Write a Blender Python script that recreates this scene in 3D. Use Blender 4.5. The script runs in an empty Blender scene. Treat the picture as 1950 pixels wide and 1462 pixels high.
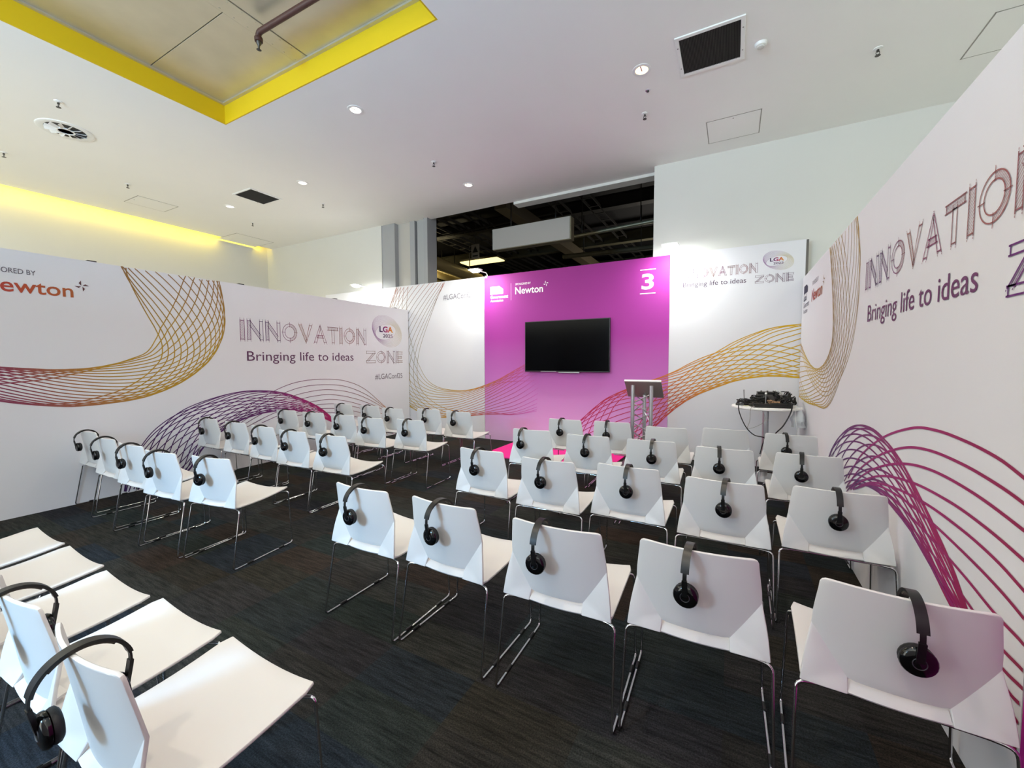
import bpy, bmesh, math, random
from mathutils import Vector, Matrix, noise
random.seed(7)
S = bpy.context.scene
COL = S.collection

# ------------------------------------------------------------------ camera
FPX, YAW, PITCH, ROLL = 781.16, 0.49286, 0.05703, -0.00291
CAM = Vector((0, 0, 1.46))
_f = Vector((-math.sin(YAW) * math.cos(PITCH), math.cos(YAW) * math.cos(PITCH), -math.sin(PITCH)))
_r = Vector((math.cos(YAW), math.sin(YAW), 0))
_u = _r.cross(_f)
_r2 = math.cos(ROLL) * _r + math.sin(ROLL) * _u
_u2 = -math.sin(ROLL) * _r + math.cos(ROLL) * _u
cd = bpy.data.cameras.new('camera')
cd.sensor_width = 36.0
cd.lens = FPX / 1950 * 36.0
cd.clip_start = 0.02
cam = bpy.data.objects.new('camera', cd)
M = Matrix((( _r2.x, _u2.x, -_f.x, CAM.x), (_r2.y, _u2.y, -_f.y, CAM.y), (_r2.z, _u2.z, -_f.z, CAM.z), (0, 0, 0, 1)))
cam.matrix_world = M
COL.objects.link(cam)
S.camera = cam

def px(x, y, X=None, Y=None, Z=None):
    """photo pixel (1950x1462) -> point on a plane X=, Y= or Z="""
    d = _f * FPX + _r2 * (x - 975) + _u2 * (731 - y)
    if X is not None: t = (X - CAM.x) / d.x
    elif Y is not None: t = (Y - CAM.y) / d.y
    else: t = (Z - CAM.z) / d.z
    return CAM + d * t

# ------------------------------------------------------------------ world, exposure
w = bpy.data.worlds.new('world'); S.world = w
w.use_nodes = True
bgn = w.node_tree.nodes['Background']
bgn.inputs[0].default_value = (1.0, 1.0, 0.88, 1)      # even ambient fill from the open, unseen side behind the camera
bgn.inputs[1].default_value = 2.15
S.view_settings.view_transform = 'Standard'
S.view_settings.look = 'None'
S.view_settings.gamma = 1.0
S.view_settings.use_curve_mapping = False
S.view_settings.exposure = 0.97

# added cool area light, standing in for an unseen source behind left
_l = bpy.data.lights.new('added_cool_light', 'AREA'); _l.energy = 230; _l.color = (0.28, 0.62, 1.0); _l.shape = 'RECTANGLE'; _l.size = 1.3; _l.size_y = 1.0
_lo = bpy.data.objects.new('added_cool_light', _l); COL.objects.link(_lo); _lo.location = (-2.9, -3.6, 2.6)
_lo.rotation_euler = (Vector((-2.4, 1.8, 0.4)) - Vector((-2.9, -3.6, 2.6))).to_track_quat('-Z', 'Y').to_euler()

# main dimensions
XL, XR, YF = -5.90, 0.771, 6.49         # exhibition walls: left, right, front
HS, HF = 2.5, 3.0                       # wall heights: sides, front
ZC, YB, XB = 4.382, 6.64, -10.68        # building ceiling, far building wall, ceiling edge at left
OX0, OX1, OY0, OY1 = -5.60, -2.30, -0.6, 2.957   # ceiling coffer

# ------------------------------------------------------------------ materials
def lin(c):
    if isinstance(c, str):
        c = [int(c[i:i + 2], 16) / 255 for i in (1, 3, 5)]
    return tuple((v / 12.92 if v <= 0.04045 else ((v + 0.055) / 1.055) ** 2.4) for v in c)

MATS = {}
def mat(name, col, rough=0.5, metal=0.0, bump=None, var=None, spec=0.5, emit=None, estr=0.0, trans=0.0):
    if name in MATS: return MATS[name]
    m = bpy.data.materials.new(name); m.use_nodes = True
    nt = m.node_tree; b = nt.nodes['Principled BSDF']
    c = lin(col)
    b.inputs['Base Color'].default_value = (*c, 1)
    b.inputs['Roughness'].default_value = rough
    b.inputs['Metallic'].default_value = metal
    b.inputs['Specular IOR Level'].default_value = spec
    if trans: b.inputs['Transmission Weight'].default_value = trans
    if emit:
        b.inputs['Emission Color'].default_value = (*lin(emit), 1)
        b.inputs['Emission Strength'].default_value = estr
    if var or bump:
        tc = nt.nodes.new('ShaderNodeTexCoord')
        n = nt.nodes.new('ShaderNodeTexNoise')
        n.inputs['Scale'].default_value = (var or bump)[0]
        n.inputs['Detail'].default_value = 4
        nt.links.new(tc.outputs['Object'], n.inputs['Vector'])
        if var:
            mx = nt.nodes.new('ShaderNodeMix'); mx.data_type = 'RGBA'
            mx.inputs['A'].default_value = (*[v * (1 - var[1]) for v in c], 1)
            mx.inputs['B'].default_value = (*[min(1, v * (1 + var[1])) for v in c], 1)
            nt.links.new(n.outputs['Fac'], mx.inputs['Factor'])
            nt.links.new(mx.outputs['Result'], b.inputs['Base Color'])
        if bump:
            n2 = nt.nodes.new('ShaderNodeTexNoise'); n2.inputs['Scale'].default_value = bump[0]
            nt.links.new(tc.outputs['Object'], n2.inputs['Vector'])
            bp = nt.nodes.new('ShaderNodeBump'); bp.inputs['Strength'].default_value = bump[1]
            bp.inputs['Distance'].default_value = 0.002
            nt.links.new(n2.outputs['Fac'], bp.inputs['Height'])
            nt.links.new(bp.outputs['Normal'], b.inputs['Normal'])
    MATS[name] = m
    return m

m_panel = mat('white_fabric_print', '#dddde2', 0.75, bump=(260, 0.08), var=(3, 0.015))
m_wall = mat('white_paint', '#d4d3ce', 0.7, var=(2, 0.02))
m_ceil = mat('white_ceiling_paint', '#f1f0ed', 0.8, var=(1.5, 0.02))
m_plastic = mat('white_plastic', '#d6d5d4', 0.42, bump=(600, 0.05))
m_chrome = mat('chrome', '#d8d8da', 0.12, 1.0)
m_black = mat('black_plastic', '#0b0b0c', 0.38)
m_blackgloss = mat('black_gloss', '#08080a', 0.12)
m_pad = mat('black_leatherette', '#0e0e10', 0.6, bump=(300, 0.3))
m_brownpad = mat('brown_grey_band_pad', '#3a332b', 0.6)
m_grey = mat('grey_metal', '#9fa0a2', 0.5, 0.0, var=(4, 0.05))
m_dgrey = mat('dark_grey_metal', '#55524f', 0.35, 0.7)
m_alu = mat('aluminium', '#c9cacc', 0.3, 0.9)
m_grille = mat('grille_dark', '#3b3935', 0.8, var=(60, 0.2))
m_yellow = mat('yellow_paint', '#dcb800', 0.6, var=(3, 0.03))
m_galv = mat('galvanised_steel', '#cfc8b4', 0.36, 0.6, var=(2.5, 0.18))
m_rust = mat('red_oxide_pipe', '#4a2b24', 0.5, var=(20, 0.2))
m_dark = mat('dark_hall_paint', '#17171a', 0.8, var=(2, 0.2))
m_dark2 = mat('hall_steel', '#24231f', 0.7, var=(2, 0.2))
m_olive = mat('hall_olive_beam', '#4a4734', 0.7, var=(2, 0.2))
m_duct = mat('foil_duct', '#b8a878', 0.35, 0.2, bump=(12, 0.6))
m_pink = mat('hot_pink_vinyl', '#f0128e', 0.5)
m_white = mat('white_trim', '#ececea', 0.5)
m_whiteprint = mat('white_print', '#ffffff', 0.7)

def vcol_mat():
    m = bpy.data.materials.new('printed_ink'); m.use_nodes = True
    nt = m.node_tree; b = nt.nodes['Principled BSDF']
    a = nt.nodes.new('ShaderNodeVertexColor'); a.layer_name = 'Col'
    nt.links.new(a.outputs['Color'], b.inputs['Base Color'])
    b.inputs['Roughness'].default_value = 0.7
    return m
m_ink = vcol_mat()

def magenta_mat():
    m = bpy.data.materials.new('magenta_fabric_print'); m.use_nodes = True
    nt = m.node_tree; b = nt.nodes['Principled BSDF']
    tc = nt.nodes.new('ShaderNodeTexCoord'); sp = nt.nodes.new('ShaderNodeSeparateXYZ')
    mr = nt.nodes.new('ShaderNodeMapRange')
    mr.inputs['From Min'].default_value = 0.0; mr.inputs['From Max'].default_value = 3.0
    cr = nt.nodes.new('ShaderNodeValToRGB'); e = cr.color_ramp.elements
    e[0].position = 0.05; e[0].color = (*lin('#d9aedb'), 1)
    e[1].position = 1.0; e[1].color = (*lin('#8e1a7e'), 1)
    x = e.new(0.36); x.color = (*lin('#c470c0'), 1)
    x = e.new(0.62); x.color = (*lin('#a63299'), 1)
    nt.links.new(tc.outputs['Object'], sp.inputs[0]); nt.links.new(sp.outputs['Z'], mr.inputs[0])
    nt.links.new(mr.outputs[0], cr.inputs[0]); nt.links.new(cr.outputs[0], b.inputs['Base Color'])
    b.inputs['Roughness'].default_value = 0.7
    return m
m_magenta = magenta_mat()

def carpet_mat():
    m = bpy.data.materials.new('charcoal_streaked_carpet'); m.use_nodes = True
    nt = m.node_tree; N = nt.nodes; L = nt.links; b = N['Principled BSDF']
    tc = N.new('ShaderNodeTexCoord')
    mp = N.new('ShaderNodeMapping'); mp.inputs['Scale'].default_value = (5, 60, 1); mp.inputs['Rotation'].default_value = (0, 0, -0.12)
    n1 = N.new('ShaderNodeTexNoise'); n1.inputs['Scale'].default_value = 1.0; n1.inputs['Detail'].default_value = 6; n1.inputs['Roughness'].default_value = 0.7
    L.new(tc.outputs['Object'], mp.inputs[0]); L.new(mp.outputs[0], n1.inputs[0])
    n2 = N.new('ShaderNodeTexNoise'); n2.inputs['Scale'].default_value = 170; n2.inputs['Detail'].default_value = 3
    L.new(tc.outputs['Object'], n2.inputs[0])
    # carpet tiles, 0.5 m, each a slightly different dye lot
    sn = N.new('ShaderNodeVectorMath'); sn.operation = 'SNAP'; sn.inputs[1].default_value = (0.5, 0.25, 1)
    L.new(tc.outputs['Object'], sn.inputs[0])
    wn = N.new('ShaderNodeTexWhiteNoise'); wn.noise_dimensions = '2D'; L.new(sn.outputs[0], wn.inputs['Vector'])
    cr = N.new('ShaderNodeValToRGB'); cr.color_ramp.interpolation = 'LINEAR'; e = cr.color_ramp.elements
    e[0].position = 0; e[0].color = (*lin('#3a2f28'), 1); e[1].position = 1; e[1].color = (*lin('#2a2f37'), 1)
    for p_, c_ in ((0.25, '#33312a'), (0.45, '#2d2c30'), (0.62, '#3b3a35'), (0.8, '#2b322e')):
        q = e.new(p_); q.color = (*lin(c_), 1)
    L.new(wn.outputs['Value'], cr.inputs[0])
    cl = N.new('ShaderNodeTexNoise'); cl.inputs['Scale'].default_value = 1.7; cl.inputs['Detail'].default_value = 2
    L.new(tc.outputs['Object'], cl.inputs[0])
    m1 = N.new('ShaderNodeMapRange'); m1.inputs['From Min'].default_value = 0.3; m1.inputs['From Max'].default_value = 0.72; m1.inputs['To Min'].default_value = 0.25; m1.inputs['To Max'].default_value = 1.9
    L.new(n1.outputs['Fac'], m1.inputs[0])
    m2 = N.new('ShaderNodeMapRange'); m2.inputs['From Min'].default_value = 0.3; m2.inputs['From Max'].default_value = 0.7; m2.inputs['To Min'].default_value = 0.45; m2.inputs['To Max'].default_value = 1.55
    L.new(n2.outputs['Fac'], m2.inputs[0])
    mu = N.new('ShaderNodeMath'); mu.operation = 'MULTIPLY'; L.new(m1.outputs[0], mu.inputs[0]); L.new(m2.outputs[0], mu.inputs[1])
    vm = N.new('ShaderNodeVectorMath'); vm.operation = 'SCALE'; L.new(cr.outputs[0], vm.inputs[0]); mk = N.new('ShaderNodeMath'); mk.operation = 'MULTIPLY'; mk.inputs[1].default_value = 0.62; L.new(mu.outputs[0], mk.inputs[0]); L.new(mk.outputs[0], vm.inputs['Scale'])
    L.new(vm.outputs[0], b.inputs['Base Color'])
    b.inputs['Roughness'].default_value = 0.95; b.inputs['Specular IOR Level'].default_value = 0.15
    bp = N.new('ShaderNodeBump'); bp.inputs['Strength'].default_value = 0.5; bp.inputs['Distance'].default_value = 0.004
    L.new(n2.outputs['Fac'], bp.inputs['Height']); L.new(bp.outputs[0], b.inputs['Normal'])
    return m
m_carpet = carpet_mat()

# ------------------------------------------------------------------ mesh helpers
class MB:
    def __init__(s): s.v = []; s.f = []; s.c = []
    def face(s, pts, col=None):
        n = len(s.v); s.v += [tuple(p) for p in pts]; s.f.append(tuple(range(n, n + len(pts)))); s.c.append(col); return s
    def box(s, a, b, rot=None, org=None):
        x0, y0, z0 = a; x1, y1, z1 = b
        P = [Vector(p) for p in ((x0, y0, z0), (x1, y0, z0), (x1, y1, z0), (x0, y1, z0), (x0, y0, z1), (x1, y0, z1), (x1, y1, z1), (x0, y1, z1))]
        if rot is not None:
            o = Vector(org or (0, 0, 0)); P = [rot @ (p - o) + o for p in P]
        n = len(s.v); s.v += [tuple(p) for p in P]
        for q in ((0, 3, 2, 1), (4, 5, 6, 7), (0, 1, 5, 4), (1, 2, 6, 5), (2, 3, 7, 6), (3, 0, 4, 7)):
            s.f.append(tuple(n + i for i in q)); s.c.append(None)
        return s
    def tube(s, pts, r, n=8, closed=False, cap=True):
        pts = [Vector(p) for p in pts]; k = len(pts); base = len(s.v); up = None
        for i in range(k):
            if closed: d = pts[(i + 1) % k] - pts[i - 1]
            else: d = pts[min(i + 1, k - 1)] - pts[max(i - 1, 0)]
            d.normalize()
            if up is None:
                up = d.orthogonal().normalized()
            up = (up - d * up.dot(d)).normalized(); sd = d.cross(up)
            rr = r[i] if isinstance(r, (list, tuple)) else r
            for j in range(n):
                a = 2 * math.pi * j / n
                s.v.append(tuple(pts[i] + (up * math.cos(a) + sd * math.sin(a)) * rr))
        for i in range(k if closed else k - 1):
            for j in range(n):
                a = base + i * n + j; b = base + i * n + (j + 1) % n
                c = base + ((i + 1) % k) * n + (j + 1) % n; d_ = base + ((i + 1) % k) * n + j
                s.f.append((a, b, c, d_)); s.c.append(None)
        if cap and not closed:
            s.f.append(tuple(base + j for j in range(n))[::-1]); s.c.append(None)
            s.f.append(tuple(base + (k - 1) * n + j for j in range(n))); s.c.append(None)
        return s
    def lathe(s, prof, n=20, org=(0, 0, 0), axis='Z'):
        base = len(s.v); o = Vector(org)
        for r, z in prof:
            for j in range(n):
                a = 2 * math.pi * j / n
                if axis == 'Z': p = (r * math.cos(a), r * math.sin(a), z)
                elif axis == 'Y': p = (r * math.cos(a), z, r * math.sin(a))
                else: p = (z, r * math.cos(a), r * math.sin(a))
                s.v.append(tuple(o + Vector(p)))
        for i in range(len(prof) - 1):
            for j in range(n):
                s.f.append((base + i * n + j, base + i * n + (j + 1) % n, base + (i + 1) * n + (j + 1) % n, base + (i + 1) * n + j)); s.c.append(None)
        s.f.append(tuple(base + j for j in range(n))[::-1]); s.c.append(None)
        s.f.append(tuple(base + (len(prof) - 1) * n + j for j in range(n))); s.c.append(None)
        return s
    def build(s, name, m, parent=None, smooth=None, bevel=0, fix=True):
        me = bpy.data.meshes.new(name)
        me.from_pydata(s.v, [], s.f)
        if fix or bevel:
            bm = bmesh.new(); bm.from_mesh(me)
            if bevel:
                es = [e for e in bm.edges if len(e.link_faces) == 2 and e.calc_face_angle(0) > 0.6]
                bmesh.ops.bevel(bm, geom=es, offset=bevel, segments=2, affect='EDGES', profile=0.6)
            if fix: bmesh.ops.recalc_face_normals(bm, faces=bm.faces)
            bm.to_mesh(me); bm.free()
        if any(c is not None for c in s.c) and not (bevel):
            ca = me.color_attributes.new('Col', 'FLOAT_COLOR', 'CORNER')
            for p_ in me.polygons:
                c = s.c[p_.index] or (1, 1, 1)
                for li in p_.loop_indices: ca.data[li].color = (*c, 1)
        if smooth is not None:
            for p_ in me.polygons: p_.use_smooth = True
            me.set_sharp_from_angle(angle=math.radians(smooth))
        return link(name, me, m, parent)

def link(name, me, m=None, parent=None):
    if m is not None and not me.materials: me.materials.append(m)
    o = bpy.data.objects.new(name, me); COL.objects.link(o)
    if parent is not None: o.parent = parent
    return o
def empty(name, loc=(0, 0, 0), rz=0):
    o = bpy.data.objects.new(name, None); COL.objects.link(o)
    o.location = loc; o.rotation_euler = (0, 0, rz); o.empty_display_size = 0.1
    return o
def tag(o, label=None, cat=None, group=None, kind=None):
    if label: o['label'] = label
    if cat: o['category'] = cat
    if group: o['group'] = group
    if kind: o['kind'] = kind
    return o
def dup(root, loc, rz):
    def rec(o, par):
        c = o.copy(); COL.objects.link(c); c.parent = par
        for ch in kids.get(o.name, []): rec(ch, c)
        return c
    kids = {}
    def idx(o):
        kids[o.name] = list(o.children)
        for ch in o.children: idx(ch)
    idx(root)
    r = rec(root, None); r.location = loc; r.rotation_euler = (0, 0, rz)
    return r
def box(name, a, b, m, parent=None, bevel=0):
    return MB().box(a, b).build(name, m, parent, bevel=bevel)
def struct(o):
    o['kind'] = 'structure'; return o
def lamp(name, kind, loc, energy, col, parent=None, target=None, size=0.1, spot=2.4, blend=0.9, size_y=None):
    l = bpy.data.lights.new(name, kind); l.energy = energy; l.color = col
    if kind == 'SPOT': l.spot_size = spot; l.spot_blend = blend; l.shadow_soft_size = size
    elif kind == 'AREA':
        l.size = size
        if size_y: l.shape = 'RECTANGLE'; l.size_y = size_y
    else: l.shadow_soft_size = size
    o = bpy.data.objects.new(name, l); COL.objects.link(o); o.location = loc
    if target is not None:
        o.rotation_euler = (Vector(target) - Vector(loc)).to_track_quat('-Z', 'Y').to_euler()
    if parent is not None: o.parent = parent
    return o
def crom(pts, n):
    """Catmull-Rom through pts (tuples), n samples, uniform in chord length"""
    P = [Vector(p).to_3d() if len(p) == 2 else Vector(p) for p in pts]
    cum = [0]
    for i in range(1, len(P)): cum.append(cum[-1] + max(1e-6, (P[i] - P[i - 1]).length))
    out = []
    for k in range(n):
        t = cum[-1] * k / (n - 1); i = 0
        while i < len(P) - 2 and cum[i + 1] < t: i += 1
        u = (t - cum[i]) / (cum[i + 1] - cum[i])
        p0 = P[i - 1] if i else P[0] * 2 - P[1]; p3 = P[i + 2] if i + 2 < len(P) else P[-1] * 2 - P[-2]
        p1, p2 = P[i], P[i + 1]
        out.append(0.5 * ((2 * p1) + (p2 - p0) * u + (2 * p0 - 5 * p1 + 4 * p2 - p3) * u * u + (3 * p1 - p0 - 3 * p2 + p3) * u ** 3))
    return out

# ------------------------------------------------------------------ building shell
XW = XB - 0.20
struct(box('floor', (-6.0, -2.3, -0.12), (0.87, 7.2, 0.0), m_carpet))
m_bounce = mat('pale_bounce_floor', '#e4e0d8', 0.6, var=(3, 0.04))  # pale reflector for the unseen floors, added to bounce light onto the ceiling
struct(box('floor_bounce_left', (XW - 0.3, -2.3, -0.12), (-6.003, 7.2, -0.001), m_bounce))
struct(box('floor_bounce_right', (0.873, -2.3, -0.12), (6.6, 7.2, -0.001), m_bounce))
struct(box('floor_bounce_back', (XW - 0.3, -7.0, -0.12), (6.6, -2.303, -0.001), m_bounce))
cb = MB()
for (x0, x1, y0, y1) in ((XB, OX0, -4.0, YB), (OX1, 6.5, -4.0, YB), (OX0, OX1, OY1, YB), (OX0, OX1, -4.0, OY0), (-6.79, -1.11, YB, 6.85)):
    cb.box((x0, y0, ZC), (x1, y1, ZC + 0.06))
ceiling = struct(cb.build('ceiling', m_ceil))
cr_ = MB()   # lid over the ceiling void so that no sky shows
cr_.box((XW - 0.3, -4.0, ZC + 0.85), (6.6, 6.9, ZC + 0.9))
struct(cr_.build('ceiling_slab', m_dark))
struct(box('wall_light_block_right', (-2.2, -2.1, 0), (6.5, -2.0, 2.75), m_panel))  # unseen wall added to shade the right-hand chairs from behind
struct(box('wall_light_block_left', (XW, -2.1, 0), (-3.6, -2.005, 2.75), m_panel))  # unseen wall added to keep light off the left wall and ceiling
struct(box('wall_light_block_top', (-3.598, -2.1, 2.1), (-2.202, -2.005, 2.75), m_panel))  # unseen lintel added to keep the cool light off the front wall
struct(box('wall_side_left', (XW - 0.15, -4.0, 0), (XW, YB + 0.3, ZC + 0.85), m_wall))
struct(box('wall_side_right', (6.5, -4.0, 0), (6.65, YB + 0.3, ZC + 0.85), m_wall))
struct(box('wall_rear_left', (XW, YB, 0), (-6.77, YB + 0.22, ZC + 0.85), m_wall))
struct(box('wall_rear_right', (-1.11, YB, 0), (6.5, YB + 0.22, ZC + 0.85), m_wall))
# slot above the ceiling edge along the left wall with a yellow LED strip
m_ledy = mat('yellow_led', '#ffd800', 0.5, emit='#ffd000', estr=2.5)
box('cove_upstand', (XB, -4.0, ZC + 0.06), (XB + 0.03, YB, ZC + 0.30), m_ceil, ceiling)
led = box('cove_strip', (XB - 0.002, -3.5, ZC + 0.10), (XB - 0.02, YB - 0.05, ZC + 0.13), m_ledy, ceiling)
lamp('cove_glow', 'AREA', (XB - 0.03, 1.6, ZC + 0.10), 18, (1.0, 0.80, 0.02), ceiling, target=(XW, 1.6, ZC - 0.45), size=9.6, size_y=0.05)

# lintel over the opening
struct(box('trim_1', (px(985, 387, Y=7.0).x, 6.851, ZC - 0.045), (-1.11, 7.05, ZC + 0.2), m_wall))

# ceiling coffer: yellow sides, steel panels
ZT = ZC + 0.235
for nm, a, b in (('coffer_side', (OX0 + 0.001, OY0, ZC), (OX0 + 0.015, OY1, ZT)), ('coffer_side', (OX1 - 0.015, OY0, ZC), (OX1 - 0.001, OY1, ZT)),
                 ('coffer_side', (OX0 + 0.015, OY1 - 0.015, ZC), (OX1 - 0.015, OY1 - 0.001, ZT)), ('coffer_side', (OX0 + 0.015, OY0 + 0.001, ZC), (OX1 - 0.015, OY0 + 0.015, ZT))):
    box(nm, a, b, m_yellow, ceiling)
# steel deck panels above the coffer
xs2 = px(500, 61, Z=ZT).x
yseam = px(350, 78, Z=ZT).y
deck = empty('steel_deck', (0, 0, ZT))
tag(deck, 'galvanised steel panels closing the yellow ceiling recess', 'ceiling panel')
def deckpanel(x0, x1, y0, y1):
    box('panel', (x0 + 0.004, y0 + 0.004, 0.0), (x1 - 0.004, y1 - 0.004, 0.02), m_galv, deck, bevel=0.002)
XA, XZ, YA, YZ = OX0 - 0.1, OX1 + 0.1, OY0 - 0.1, OY1 + 0.1
for (x0, x1, ys) in ((XA, xs2 - 0.09, (YA, yseam - 1.5, yseam, YZ)), (xs2 + 0.09, XZ, (YA, yseam - 1.25, yseam + 0.25 - 1.5 + 1.0, YZ))):
    for i in range(3): deckpanel(x0, x1, ys[i], ys[i + 1])
box('seam_strip', (xs2 - 0.086, YA, -0.006), (xs2 + 0.086, YZ, 0.014), m_galv, deck, bevel=0.002)
sm = MB()
for i in range(30):
    for sx in (-0.06, 0.06):
        sm.lathe([(0.001, -0.011), (0.008, -0.009), (0.008, -0.005)], 6, (xs2 + sx, YA + 0.1 + i * 0.12, 0))
sm.build('rivet_rows', m_galv, deck)['kind'] = 'stuff'
for (a, b) in (((OX0 + .016, OY0, -0.02), (OX0 + 0.05, OY1 - .016, -0.001)), ((OX0 + .05, OY1 - 0.05, -0.02), (OX1 - .016, OY1 - .016, -0.001))):
    box('edge_angle', a, b, m_galv, deck)
# red-brown sprinkler drop in the coffer
pb = px(492, 62, Z=ZC + 0.14); pa = px(604, -6, Z=ZC + 0.14)
dirp = (pa - pb).normalized()
sp = empty('sprinkler_drop', pb)
tag(sp, 'red-brown sprinkler pipe with a drop head inside the yellow ceiling recess', 'sprinkler')
MB().tube([Vector((0, 0, -0.07)), Vector((0, 0, -0.02)), dirp * 0.012 + Vector((0, 0, -0.006)), dirp * 0.03, dirp * 2.6], 0.026, 10).build('pipe', m_rust, sp, 50)
MB().lathe([(0.035, -0.012), (0.036, 0.0), (0.036, 0.02), (0.03, 0.03)], 10, (0, 0, -0.07)).build('coupling', m_rust, sp, 50)
MB().lathe([(0.012, -0.16), (0.022, -0.155), (0.008, -0.15), (0.01, -0.12), (0.022, -0.1), (0.022, -0.07)], 10).build('drop_head', m_dgrey, sp, 50)

# ------------------------------------------------------------------ dark exhibition hall behind the opening
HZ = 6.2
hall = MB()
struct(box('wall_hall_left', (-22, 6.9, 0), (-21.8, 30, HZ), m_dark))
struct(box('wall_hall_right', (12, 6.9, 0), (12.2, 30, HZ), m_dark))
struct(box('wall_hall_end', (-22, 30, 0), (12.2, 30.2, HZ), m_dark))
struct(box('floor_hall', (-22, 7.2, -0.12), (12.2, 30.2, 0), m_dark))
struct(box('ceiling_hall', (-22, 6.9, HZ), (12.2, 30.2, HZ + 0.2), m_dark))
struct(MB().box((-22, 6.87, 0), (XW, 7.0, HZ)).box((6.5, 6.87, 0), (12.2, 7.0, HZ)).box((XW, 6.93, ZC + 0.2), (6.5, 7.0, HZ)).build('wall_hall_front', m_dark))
def hallthing(name, label, cat, a, b, m, group=None):
    o = box(name, a, b, m, bevel=0.005); tag(o, label, cat, group); return o
# beams along X
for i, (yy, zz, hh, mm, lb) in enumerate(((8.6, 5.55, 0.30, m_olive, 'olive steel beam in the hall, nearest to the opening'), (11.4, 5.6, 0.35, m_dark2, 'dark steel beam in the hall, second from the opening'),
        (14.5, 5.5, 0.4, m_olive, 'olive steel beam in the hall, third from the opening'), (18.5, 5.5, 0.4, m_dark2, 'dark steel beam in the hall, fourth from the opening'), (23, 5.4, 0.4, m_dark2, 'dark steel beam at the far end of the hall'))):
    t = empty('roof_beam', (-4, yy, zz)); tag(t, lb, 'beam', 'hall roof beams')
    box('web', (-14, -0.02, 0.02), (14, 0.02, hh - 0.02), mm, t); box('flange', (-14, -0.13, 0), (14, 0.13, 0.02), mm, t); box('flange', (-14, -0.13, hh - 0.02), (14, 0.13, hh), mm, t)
# brown beam running away from the opening
pbm = px(1080, 480, Z=5.0)
hallthing('long_beam', 'brown beam running away into the hall below the hanging box', 'beam', (pbm.x - 0.16, 8.5, 5.0), (pbm.x + 0.16, 24, 5.3), mat('brown_beam', '#5a503c', 0.7))
# pipes
for i, (p0, p1, yy, r, mm, lb) in enumerate((((1086, 452), (1246, 420), 10.0, 0.045, mat('pale_pipe', '#a8a488', 0.4, 0.5), 'pale pipe running right from the hanging box'),
        ((1090, 487), (1246, 470), 12.0, 0.07, m_olive, 'olive pipe low in the opening, right of the brown beam'),
        ((815, 455), (935, 430), 11.0, 0.03, m_dark2, 'thin dark pipe left of the hanging box'), ((830, 500), (905, 486), 16.0, 0.05, m_olive, 'thin olive pipe above the foil ducts'))):
    A = px(*p0, Y=yy); B = px(*p1, Y=yy)
    d = (B - A).normalized()
    o = empty('service_pipe', A); tag(o, lb, 'pipe')
    MB().tube([-d * 0.3, (B - A) + d * 2.5], r, 10).build('tube', mm, o, 50)
    for t_ in (0.15, 0.85): q_ = (B - A) * t_; box('hanger', (q_.x - .01, q_.y - .01, q_.z + r * .5), (q_.x + .01, q_.y + .01, HZ - A.z), m_dark2, o)
# cable trays running away
for i, xpx in enumerate((870, 905, 950, 1000, 1150, 1200)):
    q = px(xpx, 470, Z=5.6)
    t = empty('cable_tray', (q.x, 8, 5.6)); tag(t, '%s dark cable tray from the left, running away under the hall ceiling' % ('first', 'second', 'third', 'fourth', 'fifth', 'sixth')[i], 'cable tray', 'hall cable trays')
    box('rail', (-0.15, 0, 0), (-0.13, 18, 0.08), m_dark2, t); box('rail', (0.13, 0, 0), (0.15, 18, 0.08), m_dark2, t)
    r_ = MB()
    for k in range(30): r_.box((-0.13, k * 0.6, 0.0), (0.13, k * 0.6 + 0.04, 0.015))
    r_.build('rungs', m_dark2, t)['kind'] = 'stuff'
# foil ducts at the left, lit by a yellow luminaire
for i, (a, b, r) in enumerate((((806, 492), (912, 532), 0.22), ((800, 508), (880, 536), 0.18), ((806, 528), (850, 545), 0.15))):
    A = px(*a, Z=4.75); B = px(*b, Z=4.75); du = empty('foil_duct', A)
    pts = [(B - A) * (k / 40) for k in range(41)]
    o = MB().tube(pts, [r * (1 + 0.05 * math.cos(k * math.pi)) for k in range(41)], 14).build('duct_skin', m_duct, du, 60)
    for t_ in (0.2, 0.8): q_ = (B - A) * t_; box('hanger', (q_.x - .015, q_.y - .015, q_.z + r * .5), (q_.x + .015, q_.y + .015, HZ - A.z), m_dark2, du)
    o = du
    tag(o, ('uppermost', 'middle', 'lowest')[i] + ' yellowish foil duct in the hall beside the grey door stack', 'duct', 'foil ducts')
lum = empty('hall_luminaire', px(918, 499, Y=14)); tag(lum, 'yellow-lit flat hall luminaire above the left wall spotlight', 'lamp')
box('housing', (-0.9, -0.35, 0.04), (0.9, 0.35, 0.10), m_olive, lum); box('diffuser', (-0.85, -0.3, 0.0), (0.85, 0.3, 0.04), mat('yellow_diffuser', '#e8d890', 0.5, emit='#ffe9a0', estr=0.9), lum)
lh = HZ - lum.location.z
box('hanger', (-0.5, -0.01, 0.1), (-0.48, 0.01, lh), m_dark2, lum); box('hanger', (0.5, -0.01, 0.1), (0.52, 0.01, lh), m_dark2, lum)
lamp('luminaire_light', 'POINT', (-0.9, -2.5, -0.9), 150, (1, 0.85, 0.5), lum, size=0.3)
lamp('hall_point_light', 'POINT', (-2.0, 15.0, 3.6), 90, (1, 0.92, 0.8), None, size=0.5)  # bare point light in the hall, no fitting built
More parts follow.
